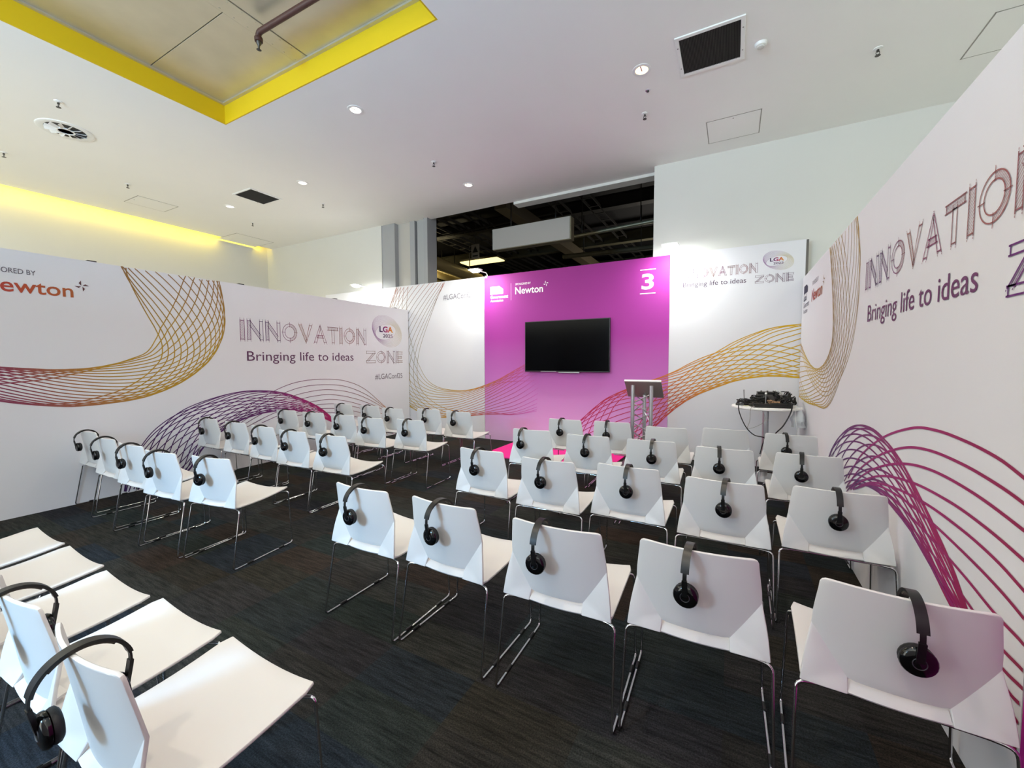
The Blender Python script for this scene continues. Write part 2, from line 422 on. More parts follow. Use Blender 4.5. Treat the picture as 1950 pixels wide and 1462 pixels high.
# hanging sign box
sa = px(938, 475, Y=8.0); sb = px(1085, 413, Y=8.0)
sx0, sx1, sz0, sz1 = sa.x, sb.x, sa.z - 0.01, sb.z + 0.02
hb = empty('hanging_sign_box', ((sx0 + sx1) / 2, 8.0, sz0)); tag(hb, 'blank pale grey box sign hanging in the dark opening', 'sign')
wx = (sx1 - sx0) / 2
box('face', (-wx, 0, 0), (wx, 0.02, sz1 - sz0), mat('sign_face', '#b9b4ae', 0.6), hb)
box('body', (-wx, 0.02, -0.01), (wx + 0.02, 0.20, sz1 - sz0 + 0.01), mat('sign_body', '#8a8068', 0.6), hb)
for sx in (-0.5, 0.55): box('hanger', (sx, 0.09, sz1 - sz0), (sx + 0.02, 0.11, HZ - sz0), m_dark2, hb)
# small warning sign
ws = px(905, 478, Y=10.5)
wg = empty('warning_sign', ws); tag(wg, 'small white warning sign with a dark triangle in the hall', 'sign')
box('plate', (-0.14, 0, -0.22), (0.14, 0.01, 0.2), mat('sign_plate', '#8f8d88', 0.6), wg)
MB().face([(-0.1, -0.002, -0.04), (0.1, -0.002, -0.04), (0, -0.002, 0.15)]).build('triangle', m_black, wg)
box('caption', (-0.09, -0.003, -0.16), (0.09, 0.0, -0.12), m_black, wg); box('hanger', (-0.005, 0.002, 0.2), (0.005, 0.008, HZ - ws.z), m_dark2, wg)

# folding partition stack at the left of the opening
fp = empty('folding_partition', (0, 6.72, 0)); tag(fp, 'grey folding partition stack beside the dark opening', 'partition')
for nm, xa, xb, y0, y1, mm in (('jamb', 728, 752, -0.06, 0.1, m_grey), ('seal', 751, 755, 0.05, 0.12, m_black), ('panel', 755, 781, 0.05, 0.2, mat('pale_grey_panel', '#b9b5ae', 0.6)),
                               ('panel', 781, 790, 0.02, 0.2, m_grey), ('seal', 790, 795, 0.1, 0.2, m_black), ('panel', 795, 807, 0.06, 0.25, mat('mid_grey_panel', '#a3a5a6', 0.6)), ('edge_post', 807, 814, 0.0, 0.3, m_grey)):
    box(nm, (px(xa, 480, Y=6.72 + y0).x, y0, 0), (px(xb, 480, Y=6.72 + y0).x, y1, ZC - 0.002 if y1 < 0.12 else ZC + 0.15), mm, fp)

# ------------------------------------------------------------------ exhibition walls
wall_left = struct(box('wall_left', (XL - 0.08, -2.0, 0), (XL, YF - 0.012, HS), m_panel))
wall_right = struct(box('wall_right', (XR, 1.715, 0), (XR + 0.08, YF - 0.03, HS), m_panel))
box('magenta_panel', (XR, -0.6, 0), (XR + 0.08, 1.709, HS), mat('deep_magenta_print', '#a8128a', 0.7), wall_right)
wall_front = struct(empty('wall_front', (0, YF, 0)))
XM1, XM2, XE = -4.062, -0.838, px(1536, 455, Y=YF).x
box('panel', (-8.43, 0, 0), (XM1 - 0.004, 0.08, HF), m_panel, wall_front)
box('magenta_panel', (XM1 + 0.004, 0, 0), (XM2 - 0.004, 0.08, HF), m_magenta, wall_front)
box('panel', (XM2 + 0.004, 0, 0), (XE, 0.08, HF), m_panel, wall_front)
box('edge_post', (XE + 0.004, 0.02, 0), (XE + 0.03, 0.08, HF), m_dgrey, wall_front)
box('edge_trim', (XM1 - 0.003, 0.01, 0), (XM1 + 0.003, 0.07, HF), m_white, wall_front)
box('edge_trim', (XM2 - 0.003, 0.01, 0), (XM2 + 0.003, 0.07, HF), m_white, wall_front)
for yy in (1.72, 3.2, 4.7, 6.1): box('top_clip', (XL - 0.06, yy, HS), (XL - 0.005, yy + 0.07, HS + 0.012), m_black, wall_left)

# printed artwork: flat ink laid on the fabric
WL = dict(o=wall_left, P=lambda s, z, d: (XL + d, s, z), uv=lambda x, y: (lambda q: (q.y, q.z))(px(x, y, X=XL)), rng=(-2, YF - 0.02, 0.003, HS - 0.003), sg=1, loc=Vector((0, 0, 0)))
WF = dict(o=wall_front, P=lambda s, z, d: (s, -d, z), uv=lambda x, y: (lambda q: (q.x, q.z))(px(x, y, Y=YF)), rng=(-8.4, XE - 0.005, 0.003, HF - 0.003), sg=1)
WR = dict(o=wall_right, P=lambda s, z, d: (XR - d, s, z), uv=lambda x, y: (lambda q: (q.y, q.z))(px(x, y, X=XR)), rng=(1.716, YF - 0.04, 0.003, HS - 0.003), sg=-1)

def grad(stops):
    st = [(t, lin(c)) for t, c in stops]
    def g(t):
        t = max(st[0][0], min(st[-1][0], t))
        for (a, ca), (b, cb_) in zip(st, st[1:]):
            if t <= b:
                u = (t - a) / max(1e-9, b - a)
                return tuple(x + (y - x) * u for x, y in zip(ca, cb_))
        return st[-1][1]
    return g
def ribbon(mb, W, pts, width, col, d=0.0015):
    """pts: (s,z) list in wall coordinates, col: f(t)"""
    n = len(pts); s0, s1, z0, z1 = W['rng']
    pr = []
    for i in range(n):
        a = Vector(pts[max(i - 1, 0)][:2]); b = Vector(pts[min(i + 1, n - 1)][:2]); t = (b - a)
        t = t.normalized() if t.length > 1e-9 else Vector((1, 0)); nn = Vector((-t.y, t.x)) * width / 2
        c = Vector(pts[i][:2]); pr.append((c + nn, c - nn, c))
    for i in range(n - 1):
        c = (pr[i][2] + pr[i + 1][2]) / 2
        if not (s0 < c.x < s1 and z0 < c.y < z1): continue
        if min(p.y for p in (pr[i][0], pr[i][1], pr[i + 1][0], pr[i + 1][1])) < z0 or max(p.y for p in (pr[i][0], pr[i][1], pr[i + 1][0], pr[i + 1][1])) > z1 + 0.02: 
            if c.y < 0.02: continue
        q = [pr[i][0], pr[i][1], pr[i + 1][1], pr[i + 1][0]]
        mb.face([W['P'](p.x, min(max(p.y, z0), z1 + 0.003), d) for p in q], col(i / (n - 1)))
def guilloche(name, W, up, lo, N, turns, width, col, steps=110, ph=0.0, span=1.0):
    U = crom([W['uv'](*p) for p in up], steps); Lw = crom([W['uv'](*p) for p in lo], steps)
    mb = MB()
    for i in range(N):
        pts = []
        for k in range(steps):
            t = k / (steps - 1)
            c = 0.5 + 0.5 * math.cos(2 * math.pi * span * i / N + turns * 2 * math.pi * t + ph)
            pts.append((Lw[k].x + (U[k].x - Lw[k].x) * c, Lw[k].y + (U[k].y - Lw[k].y) * c))
        ribbon(mb, W, pts, width, col, 0.0012 + 0.00003 * i)
    return mb.build(name, m_ink, W['o'], fix=False)
def fan(name, W, curves, width, col, steps=60):
    mb = MB()
    for i, c in enumerate(curves):
        P = crom([W['uv'](*p) for p in c], steps)
        ribbon(mb, W, [(p.x, p.y) for p in P], width, col, 0.0022 + 0.00003 * i)
    return mb.build(name, m_ink, W['o'], fix=False)
def crop(x0, y0, k, pts): return [(x0 + x * k, y0 + y * k) for x, y in pts]

# left wall, upper loop
guilloche('printed_loop', WL,
    crop(0, 470, .2394, [(1690, 120), (1740, 260), (1785, 500), (1780, 680), (1700, 860), (1560, 1000), (1380, 1110), (1150, 1195), (900, 1240), (600, 1268), (350, 1262), (100, 1240), (-200, 1200)]),
    crop(0, 470, .2394, [(940, 90), (960, 150), (1090, 400), (1165, 620), (1185, 740), (1150, 835), (1040, 890), (900, 932), (700, 965), (500, 975), (350, 974), (0, 955), (-250, 930)]),
    23, -0.6, 0.0105, grad([(0, '#8a5f3e'), (.15, '#9a7430'), (.35, '#b08d1c'), (.6, '#b28a1e'), (.75, '#a0683a'), (.9, '#8a3b4e'), (1, '#7c2f5a')]), ph=-1.1, span=.8)
# left wall, lower swoosh
guilloche('printed_swoosh', WL,
    crop(240, 690, .2872, [(-20, 900), (20, 700), (100, 555), (200, 430), (350, 320), (550, 245), (750, 195), (920, 187), (1060, 205), (1200, 255), (1300, 310), (1385, 385), (1480, 480)]),
    crop(240, 690, .2872, [(200, 900), (330, 800), (430, 700), (510, 570), (610, 475), (740, 395), (860, 350), (960, 328), (1080, 316), (1180, 330), (1270, 358), (1365, 395), (1460, 470)]),
    22, 0.5, 0.0105, grad([(0, '#3d1a55'), (.3, '#4a1c60'), (.55, '#641d66'), (.75, '#a0186a'), (1, '#b3154f')]), ph=-.4, span=.9)
fan('printed_arcs', WL, [crop(240, 690, .2872, c) for c in (
    [(640, 440), (800, 300), (1000, 180), (1150, 127), (1310, 110), (1450, 122), (1580, 175), (1720, 295)],
    [(660, 450), (850, 305), (1030, 210), (1180, 160), (1330, 147), (1460, 160), (1590, 212), (1722, 300)],
    [(680, 455), (900, 310), (1070, 235), (1210, 195), (1340, 180), (1480, 197), (1600, 240), (1725, 310)],
    [(700, 460), (930, 325), (1100, 260), (1240, 224), (1360, 213), (1500, 235), (1620, 275), (1730, 325)],
    [(760, 450), (960, 345), (1130, 285), (1260, 255), (1380, 245), (1520, 270), (1640, 315), (1740, 360)],
    [(900, 400), (1100, 315), (1260, 282), (1400, 275), (1540, 300), (1660, 350), (1760, 410)],
    [(1000, 370), (1200, 315), (1400, 305), (1560, 335), (1680, 390), (1790, 470)],
    [(1100, 360), (1250, 335), (1400, 335), (1560, 370), (1680, 430), (1780, 520)])], 0.0085,
    grad([(0, '#5b2060'), (.5, '#7d4a5e'), (.85, '#8a5a50'), (1, '#c07a28')]))
# front wall, left ribbon
guilloche('printed_ribbon', WF,
    crop(730, 480, .2393, [(530, 160), (490, 240), (420, 390), (368, 560), (335, 750), (340, 900), (375, 1010), (450, 1072), (560, 1098), (660, 1098), (760, 1075), (900, 1020), (1000, 965), (1130, 890), (1250, 820)]),
    crop(730, 480, .2393, [(150, 160), (105, 280), (40, 470), (0, 640), (-15, 800), (20, 980), (100, 1130), (220, 1235), (340, 1292), (460, 1315), (600, 1312), (720, 1300), (860, 1290), (1040, 1292), (1220, 1265)]),
    22, 0.6, 0.0095, grad([(0, '#b8675a'), (.12, '#8d7a6c'), (.35, '#8f8460'), (.52, '#bf9a1c'), (.68, '#c58a2a'), (.8, '#c0605a'), (.9, '#bd4f80'), (1, '#c86cc2')]), ph=-.5, span=.75)
# front wall, right ribbon
guilloche('printed_ribbon', WF,
    crop(1080, 600, .2462, [(1900, 55), (1805, 68), (1600, 95), (1450, 140), (1300, 195), (1180, 250), (1050, 312), (930, 378), (840, 430), (720, 480), (600, 520), (440, 580), (280, 660), (100, 815), (0, 920)]),
    crop(1080, 600, .2462, [(1900, 492), (1795, 485), (1600, 472), (1450, 482), (1300, 510), (1150, 560), (1000, 620), (880, 690), (790, 760), (720, 825), (650, 890), (580, 960), (520, 1030), (470, 1090), (430, 1150)]),
    22, 0.55, 0.0115, grad([(0, '#cfa60e'), (.25, '#d0a010'), (.45, '#cf8426'), (.6, '#c6553c'), (.75, '#b92f52'), (1, '#a81a62')]), ph=-.5, span=.85)
# right wall, loop
guilloche('printed_loop', WR,
    crop(1500, 380, .2874, [(455, 20), (465, 120), (482, 350), (472, 640), (442, 900), (395, 1100), (330, 1262), (285, 1350), (240, 1382), (190, 1365), (130, 1345), (70, 1300), (20, 1250)]),
    crop(1500, 380, .2874, [(272, 230), (280, 320), (292, 500), (300, 700), (300, 860), (290, 960), (262, 1050), (225, 1105), (190, 1120), (155, 1095), (120, 1035), (85, 940), (60, 850)]),
    24, 0.6, 0.008, grad([(0, '#b08c3a'), (.35, '#a98e5a'), (.6, '#bfa038'), (.75, '#c9a81e'), (.88, '#a06a5a'), (1, '#b05070')]), ph=-.6, span=.85)
# right wall, lower swoosh
guilloche('printed_swoosh', WR,
    crop(1550, 780, .4667, [(30, 330), (58, 200), (90, 130), (130, 85), (180, 62), (240, 78), (300, 132), (360, 215), (430, 345), (495, 480), (570, 650), (650, 880), (740, 1120), (850, 1400)]),
    crop(1550, 780, .4667, [(110, 400), (122, 365), (138, 330), (160, 312), (190, 305), (235, 318), (285, 355), (340, 415), (400, 500), (465, 615), (540, 765), (630, 930), (735, 1150), (840, 1440)]),
    18, 0.35, 0.0115, grad([(0, '#5f4a72'), (.25, '#5e2a6c'), (.5, '#7c2a68'), (.75, '#a0145f'), (1, '#8e1038')]), ph=0.3)
fan('printed_arcs', WR, [crop(1550, 780, .4667, c) for c in (
    [(140, 280), (190, 190), (280, 115), (400, 75), (500, 84), (620, 128), (750, 195), (857, 275), (960, 360)],
    [(140, 305), (190, 240), (270, 185), (370, 155), (470, 165), (600, 218), (740, 298), (857, 380), (960, 470)],
    [(145, 320), (190, 275), (260, 236), (360, 220), (480, 246), (650, 338), (857, 490), (960, 580)],
    [(150, 325), (200, 290), (280, 270), (400, 296), (550, 372), (700, 478), (857, 612), (960, 710)],
    [(160, 325), (230, 298), (320, 315), (450, 378), (600, 485), (740, 608), (857, 735), (960, 850)],
    [(170, 322), (240, 305), (330, 342), (450, 432), (600, 570), (740, 712), (857, 848), (950, 970)],
    [(240, 312), (330, 370), (450, 492), (600, 660), (740, 830), (857, 955), (930, 1060)],
    [(260, 330), (360, 430), (480, 580), (610, 760), (740, 940), (857, 1065)],
    [(300, 370), (400, 495), (520, 680), (640, 865), (760, 1040), (857, 1140)],
    [(340, 415), (450, 570), (560, 760), (680, 960), (790, 1140), (857, 1215)],
    [(400, 500), (520, 710), (640, 920), (760, 1150), (850, 1300)],
    [(470, 620), (580, 820), (690, 1030), (790, 1230), (845, 1360)])], 0.0125, grad([(0, '#7a2a72'), (.3, '#96206e'), (.6, '#9b1866'), (1, '#8c1240')]))

# ---- lettering
def text_mesh(body, bold=0.0):
    cu = bpy.data.curves.new('t', 'FONT'); cu.body = body; cu.size = 1.0; cu.resolution_u = 4; cu.offset = bold
    o = bpy.data.objects.new('t', cu); COL.objects.link(o)
    dg = bpy.context.evaluated_depsgraph_get(); dg.update()
    me = bpy.data.meshes.new_from_object(o.evaluated_get(dg))
    bpy.data.objects.remove(o); bpy.data.curves.remove(cu)
    return me
_h = text_mesh('H'); CAPH = max(v.co.y for v in _h.vertices); bpy.data.meshes.remove(_h)
def lettering(name, W, body, s0, s1, zb, cap, col, bold=0.0, d=0.0026, zb1=None):
    """fit text between s0 and s1 along the wall, baseline zb, capital height cap"""
    me = text_mesh(body, bold)
    xs = [v.co.x for v in me.vertices]; a, b = min(xs), max(xs)
    us = []
    for v in me.vertices:
        u = (v.co.x - a) / (b - a); us.append(u)
        v.co = W['P'](s0 + (s1 - s0) * u, zb + v.co.y / CAPH * cap + ((zb1 - zb) * u if zb1 else 0), d)
    ca = me.color_attributes.new('Col', 'FLOAT_COLOR', 'CORNER')
    for l in me.loops: ca.data[l.index].color = (*(col(us[l.vertex_index]) if callable(col) else lin(col)), 1)
    o = link(name, me, m_ink, W['o']); return o

LET = {
 'I': (.24, [([(0, 0), (.24, 0), (.24, 1), (0, 1)], 1)]),
 'N': (.95, [([(0, 0), (.2, 0), (.2, 1), (0, 1)], 1), ([(.2, 1), (.75, .32), (.75, .02), (.2, .7)], 1), ([(.75, 0), (.95, 0), (.95, 1), (.75, 1)], 0)]),
 'O': (1.0, 'ring'),
 'V': (.98, [([(0, 1), (.2, 1), (.55, .16), (.47, 0)], 1), ([(.78, 1), (.98, 1), (.55, 0), (.47, 0), (.52, .12)], 0)]),
 'A': (.98, [([(0, 0), (.2, 0), (.5, .84), (.45, 1)], 0), ([(.78, 0), (.98, 0), (.53, 1), (.45, 1), (.5, .84)], 0), ([(.24, .26), (.72, .26), (.66, .44), (.3, .44)], 1)]),
 'T': (.82, [([(0, .8), (.82, .8), (.82, 1), (0, 1)], 1), ([(.31, 0), (.51, 0), (.51, .8), (.31, .8)], 0)]),
 'Z': (.86, [([(0, .8), (.86, .8), (.86, 1), (0, 1)], 0), ([(0, .2), (.24, .2), (.86, .8), (.62, .8)], 1), ([(0, 0), (.86, 0), (.86, .2), (0, .2)], 0)]),
 'E': (.7, [([(0, 0), (.2, 0), (.2, 1), (0, 1)], 1), ([(.2, .8), (.7, .8), (.7, 1), (.2, 1)], 0), ([(.2, .4), (.62, .4), (.62, .6), (.2, .6)], 1), ([(.2, 0), (.7, 0), (.7, .2), (.2, .2)], 1)]),
}
def hatch_lines(poly, sp):
    out = []; k = (-6.0)
    while k < 6.0:                               # lines y = x + k
        hits = []
        for (ax, ay), (bx, by) in zip(poly, poly[1:] + poly[:1]):
            fa = ay - ax - k; fb = by - bx - k
            if (fa < 0) != (fb < 0):
                t = fa / (fa - fb); hits.append((ax + (bx - ax) * t, ay + (by - ay) * t))
        hits.sort()
        for i in range(0, len(hits) - 1, 2): out.append((hits[i], hits[i + 1]))
        k += sp
    return out
def sketch_word(name, W, word, s0, s1, z0, z1, lw, col, hw=0.45):
    gap = 0.17; tot = sum(LET[c][0] for c in word) + gap * (len(word) - 1)
    kx = (s1 - s0) / tot; kz = z1 - z0; mb = MB(); x = 0
    def ln(a, b, wd, dd=0.0026):
        pa = (s0 + (x + a[0]) * kx, z0 + a[1] * kz); pb_ = (s0 + (x + b[0]) * kx, z0 + b[1] * kz)
        u = (x + (a[0] + b[0]) / 2) / tot
        ribbon(mb, W, [pa, pb_], wd, lambda t: col(u), dd)
    for ch in word:
        wd, parts = LET[ch]
        if parts == 'ring':
            C = [(0.5 + 0.5 * math.cos(a * math.pi / 18), 0.5 + 0.5 * math.sin(a * math.pi / 18)) for a in range(36)]
            D = [(0.5 + 0.34 * math.cos(a * math.pi / 18), 0.5 + 0.34 * math.sin(a * math.pi / 18)) for a in range(36)]
            for i in range(36):
                ln(C[i - 1], C[i], lw); ln(D[i - 1], D[i], lw)
                if i <= 9 or i >= 28:
                    for a, b in hatch_lines([C[i - 1], C[i], D[i], D[i - 1]], 0.075): ln(a, b, lw * hw, 0.0022)
            for a, b in (((.5, .8), (.5, 1.12)), ((.5, -.12), (.5, .2)), ((-.06, .5), (.2, .5)), ((.8, .5), (1.06, .5))): ln(a, b, lw * 0.7)
        else:
            for poly, hh in parts:
                n = len(poly)
                for i in range(n):
                    a = Vector(poly[i]); b = Vector(poly[(i + 1) % n]); dv = (b - a).normalized() * (0.07 if (b - a).length > .3 else 0.0)
                    ln(a - dv, b + dv, lw)
                    if abs(b.y - a.y) > 0.6:          # dashed guide lines beyond the stroke
                        for q, sgn in ((a, -1), (b, 1)):
                            e0 = q + dv * sgn * 1.25; e1 = q + dv * sgn * 1.9; ln(e0, e1, lw * 0.6)
                if hh:
                    for a, b in hatch_lines(poly, 0.085): ln(a, b, lw * hw, 0.0022)
        x += wd + gap
    return mb.build(name, m_ink, W['o'], fix=False)
def ring_logo(W, s, z, rx, rz, lw):
    """LGA 2025 emblem: overlapping fine rings round an oval with the initials"""
    mb = MB(); g = grad([(0, '#a88cb0'), (.45, '#c9bcc8'), (.75, '#cfc8b8'), (1, '#cfc29a')])
    for i in range(11):
        t = i / 10; fx = 0.68 + 0.32 * t; fz = 0.52 + 0.48 * t
        ox = (-0.10 + 0.1 * t) * rx; oz = (-0.05 + 0.05 * t) * rz; an = math.radians(10 - 30 * t)
        pts = []
        for k in range(49):
            a = k / 48 * 2 * math.pi; px_ = math.cos(a) * rx * fx; pz = math.sin(a) * rz * fz
            pts.append((s + ox + px_ * math.cos(an) - pz * math.sin(an), z + oz + px_ * math.sin(an) + pz * math.cos(an)))
        ribbon(mb, W, pts, lw * (1.6 if i == 0 else 1), lambda u: g(0.5 + 0.5 * math.cos(u * 2 * math.pi) * (1 if rx > 0 else -1)), 0.002 + 0.00002 * i)
    mb.build('printed_emblem', m_ink, W['o'], fix=False)
    k = 0.9
    lettering('printed_lettering', W, 'LGA', s - rx * .52, s + rx * .36, z - rz * .06, abs(rz) * .36, grad([(0, '#2e1c4a'), (.3, '#6a1a6a'), (.55, '#b01868'), (.75, '#d0622a'), (1, '#d89a20')]), 0.03)
    lettering('printed_lettering', W, '2025', s - rx * .30, s + rx * .34, z - rz * .42, abs(rz) * .22, grad([(0, '#3a2550'), (1, '#8a6a80')]), 0.02)
def star(W, s, z, r, col, sg):
    mb = MB()
    for k in range(4):
        a = k * math.pi / 2 + 0.1
        p = [(0.12, a + 0.5), (1.0, a), (0.62, a + 0.62)]
        mb.face([W['P'](s + sg * r * q * math.cos(b), z + r * q * math.sin(b), 0.0026) for q, b in p], lin(col))
    mb.build('printed_star', m_ink, W['o'], fix=False)
def block(W, s0, s1, z0, z1, col, cut=0.4):
    mb = MB()
    mb.face([W['P'](a, b, 0.0026) for a, b in ((s0, z0), (s1, z0), (s1, z0 + (z1 - z0) * .6), (s0 + (s1 - s0) * .72, z1), (s0, z1))], lin(col))
    mb.build('printed_block', m_ink, W['o'], fix=False)

g_inno = grad([(0, '#7a2f68'), (.12, '#4a2a6a'), (.3, '#7a3f70'), (.42, '#9a6a58'), (.55, '#8a3f6a'), (.7, '#8a5a58'), (.85, '#9a5a5a'), (1, '#7a5060')])
g_news = grad([(0, '#a82f3a'), (.5, '#b04a28'), (1, '#a85a2c')])
# left wall
sketch_word('printed_innovation', WL, 'INNOVATION', 3.19, 5.36, 1.765, 2.02, 0.0062, g_inno)
sketch_word('printed_zone', WL, 'ZONE', 5.37, 6.28, 1.425, 1.64, 0.006, grad([(0, '#8a6a60'), (.5, '#8a5a60'), (.8, '#6a4060'), (1, '#a07a50')]))
lettering('printed_lettering', WL, 'Bringing life to ideas', 3.265, 5.07, 1.468, 0.132, '#5e3358', 0.0)
lettering('printed_lettering', WL, '#LGAConf25', 5.56, 6.28, 1.115, 0.10, '#6e6670')
ring_logo(WL, 5.895, 2.03, 0.395, 0.285, 0.0045)
lettering('printed_lettering', WL, 'Newton', 0.985, 1.60, 2.112, 0.125, g_news, 0.012)
lettering('printed_lettering', WL, 'SPONSORED BY', 0.98, 1.35, 2.284, 0.045, '#55505c')
star(WL, 1.665, 2.235, 0.055, '#5a3438', 1)
# front wall
lettering('printed_lettering', WF, '#LGAConf25', -5.0, -4.30, 2.645, 0.098, '#77707a')
lettering('printed_lettering', WF, 'Newton', -3.415, -2.88, 2.632, 0.118, '#ffffff', 0.014)
lettering('printed_lettering', WF, 'SPONSORED BY', -3.41, -3.11, 2.785, 0.034, '#ffffff')
star(WF, -2.825, 2.765, 0.05, '#ffffff', 1)
block(WF, -3.93, -3.66, 2.66, 2.80, '#ffffff')
lettering('printed_lettering', WF, 'Local', -3.91, -3.72, 2.675, 0.05, '#c45ab8', 0.01, 0.0032)
lettering('printed_lettering', WF, 'Government', -3.925, -3.56, 2.585, 0.055, '#ffffff', 0.02)
lettering('printed_lettering', WF, 'Association', -3.925, -3.66, 2.525, 0.04, '#ffffff', 0.01)
lettering('printed_lettering', WF, '3', -1.245, -1.068, 2.535, 0.218, '#ffffff', 0.02)
bar3 = MB()
for zz in (2.822, 2.467): bar3.face([WF['P'](a, b, 0.0026) for a, b in ((-1.268, zz - .006), (-1.042, zz - .006), (-1.042, zz + .006), (-1.268, zz + .006))], (1, 1, 1))
bar3.face([WF['P'](a, b, 0.0026) for a, b in ((-3.50, 2.53), (-3.496, 2.53), (-3.496, 2.83), (-3.50, 2.83))], (0.9, 0.6, 0.88))
bar3.build('printed_rules', m_ink, wall_front, fix=False)
sketch_word('printed_innovation', WF, 'INNOVATION', -0.70, 0.265, 2.637, 2.755, 0.0032, g_inno)
sketch_word('printed_zone', WF, 'ZONE', 0.245, 0.668, 2.49, 2.59, 0.0032, grad([(0, '#7a5060'), (1, '#6a4060')]))
lettering('printed_lettering', WF, 'Bringing life to ideas', -0.66, 0.137, 2.512, 0.066, '#5e4a60')
ring_logo(WF, 0.497, 2.768, 0.178, 0.118, 0.0025)
# right wall (reads from far to near)
sketch_word('printed_innovation', WR, 'INNOVATION', 3.555, 1.725, 1.925, 2.095, 0.0055, g_inno)
sketch_word('printed_zone', WR, 'ZONE', 1.915, 1.30, 1.66, 1.82, 0.0065, grad([(0, '#5a2070'), (1, '#9a2060')]))
lettering('printed_lettering', WR, 'Bringing life to ideas', 3.475, 2.105, 1.705, 0.105, '#66305f', 0.0)
block(WR, 6.31, 6.02, 2.27, 2.37, '#2a2340')
lettering('printed_lettering', WR, 'Local', 6.31, 6.10, 2.185, 0.075, '#2a2340', 0.02)
lettering('printed_lettering', WR, 'Government', 6.31, 5.90, 2.10, 0.065, '#4a4658', 0.01)
lettering('printed_lettering', WR, 'Association', 6.31, 6.00, 2.03, 0.05, '#4a4658')
lettering('printed_lettering', WR, 'SPONSORED BY', 5.70, 5.33, 2.29, 0.045, '#77707a')
lettering('printed_lettering', WR, 'Newton', 5.72, 5.10, 2.115, 0.125, g_news, 0.012)
star(WR, 5.04, 2.24, 0.055, '#9a7a5a', -1)

# ------------------------------------------------------------------ chairs
def fillet(pts, r, k=4):
    out = []; n = len(pts)
    for i in range(n):
        p = Vector(pts[i]); a = (Vector(pts[i - 1]) - p).normalized(); b = (Vector(pts[(i + 1) % n]) - p).normalized()
        p0 = p + a * r; p1 = p + b * r
        for j in range(k + 1):
            t = j / k; out.append((1 - t) ** 2 * p0 + 2 * t * (1 - t) * p + t * t * p1)
    return out
def backrest_mesh():
    bm = bmesh.new()
    rows = [(.777, .172), (.7755, .184), (.771, .192), (.762, .1965), (.74, .1985), (.70, .2035), (.655, .2085), (.61, .213),
            (.585, .1975), (.56, .182), (.534, .1655), (.508, .149), (.482, .132), (.456, .115)]
    def y0(z):
        if z > .61: return .05 - (z - .61) / .167 * .025
        return .05 + (.61 - z) / .163 * .022
    def P(x, z): return Vector((x, y0(z) + .79 * x * x, z))
    nc = 12; V = []
    for z, wd in rows: V.append([bm.verts.new(P(-wd + 2 * wd * j / nc, z)) for j in range(nc + 1)])
    for i in range(len(rows) - 1):
        for j in range(nc): bm.faces.new((V[i][j], V[i][j + 1], V[i + 1][j + 1], V[i + 1][j]))
    for sg, jj in ((-1, 0), (1, nc)):
        K = V[7][jj].co.copy(); C = Vector((sg * .242, .048, .424)); n = 6
        prev = [V[7][jj]]
        for i in range(1, n + 1):
            t = i / n; inner = V[7 + i][jj]
            outer = K.lerp(C, t) + Vector((sg * .004, -.004, 0)) * math.sin(t * math.pi)
            mid = inner.co.lerp(outer, .5) + Vector((0, -.004 * t, 0))
            cur = [inner, bm.verts.new(mid), bm.verts.new(outer)]
            if len(prev) == 1:
                bm.faces.new((prev[0], cur[0], cur[1])); bm.faces.new((prev[0], cur[1], cur[2]))
            else:
                for q in range(2): bm.faces.new((prev[q], cur[q], cur[q + 1], prev[q + 1]))
            prev = cur
        B = bm.verts.new((sg * .118, .054, .416)); Mm = bm.verts.new((sg * .18, .050, .419))
        bm.faces.new((prev[0], B, Mm, prev[1])); bm.faces.new((prev[1], Mm, prev[2]))
    bmesh.ops.recalc_face_normals(bm, faces=bm.faces)
    bmesh.ops.solidify(bm, geom=bm.faces[:], thickness=0.011)
    bmesh.ops.recalc_face_normals(bm, faces=bm.faces)
    es = [e for e in bm.edges if len(e.link_faces) == 2 and e.calc_face_angle(0) > 1.0]
    bmesh.ops.bevel(bm, geom=es, offset=0.0035, segments=2, affect='EDGES', profile=0.5)
    me = bpy.data.meshes.new('backrest'); bm.to_mesh(me); bm.free()
    for p_ in me.polygons: p_.use_smooth = True
    me.set_sharp_from_angle(angle=math.radians(24)); me.materials.append(m_plastic)
    return me
def seat_mesh():
    bm = bmesh.new(); nx, ny = 12, 12; V = []
    for i in range(ny + 1):
        v = i / ny; row = []
        for j in range(nx + 1):
            u = -1 + 2 * j / nx
            hw = .238 - .004 * math.sin(v * math.pi)
            if i == ny: hw -= .012
            if i == 0: hw -= .01
            y = .052 + (.485 - .052) * v
            if i == ny: y += .006 * (1 - u * u)
            z = .430 + .012 * v - .020 * math.sin(min(1, v * 1.15) * math.pi) * (1 - u * u * .7) + .016 * u * u * v ** 3 - .010 * (1 - u * u) * v ** 4
            row.append(bm.verts.new((u * hw, y, z)))
        V.append(row)
    for i in range(ny):
        for j in range(nx): bm.faces.new((V[i][j], V[i][j + 1], V[i + 1][j + 1], V[i + 1][j]))
    bmesh.ops.recalc_face_normals(bm, faces=bm.faces)
    if bm.faces[0].normal.z < 0: bmesh.ops.reverse_faces(bm, faces=bm.faces)
    bmesh.ops.solidify(bm, geom=bm.faces[:], thickness=0.011)
    bmesh.ops.recalc_face_normals(bm, faces=bm.faces)
    es = [e for e in bm.edges if len(e.link_faces) == 2 and e.calc_face_angle(0) > 1.0]
    bmesh.ops.bevel(bm, geom=es, offset=0.0035, segments=2, affect='EDGES', profile=0.5)
    me = bpy.data.meshes.new('seat'); bm.to_mesh(me); bm.free()
    for p_ in me.polygons: p_.use_smooth = True
    me.set_sharp_from_angle(angle=math.radians(40)); me.materials.append(m_plastic)
    return me
chair0 = empty('conference_chair')
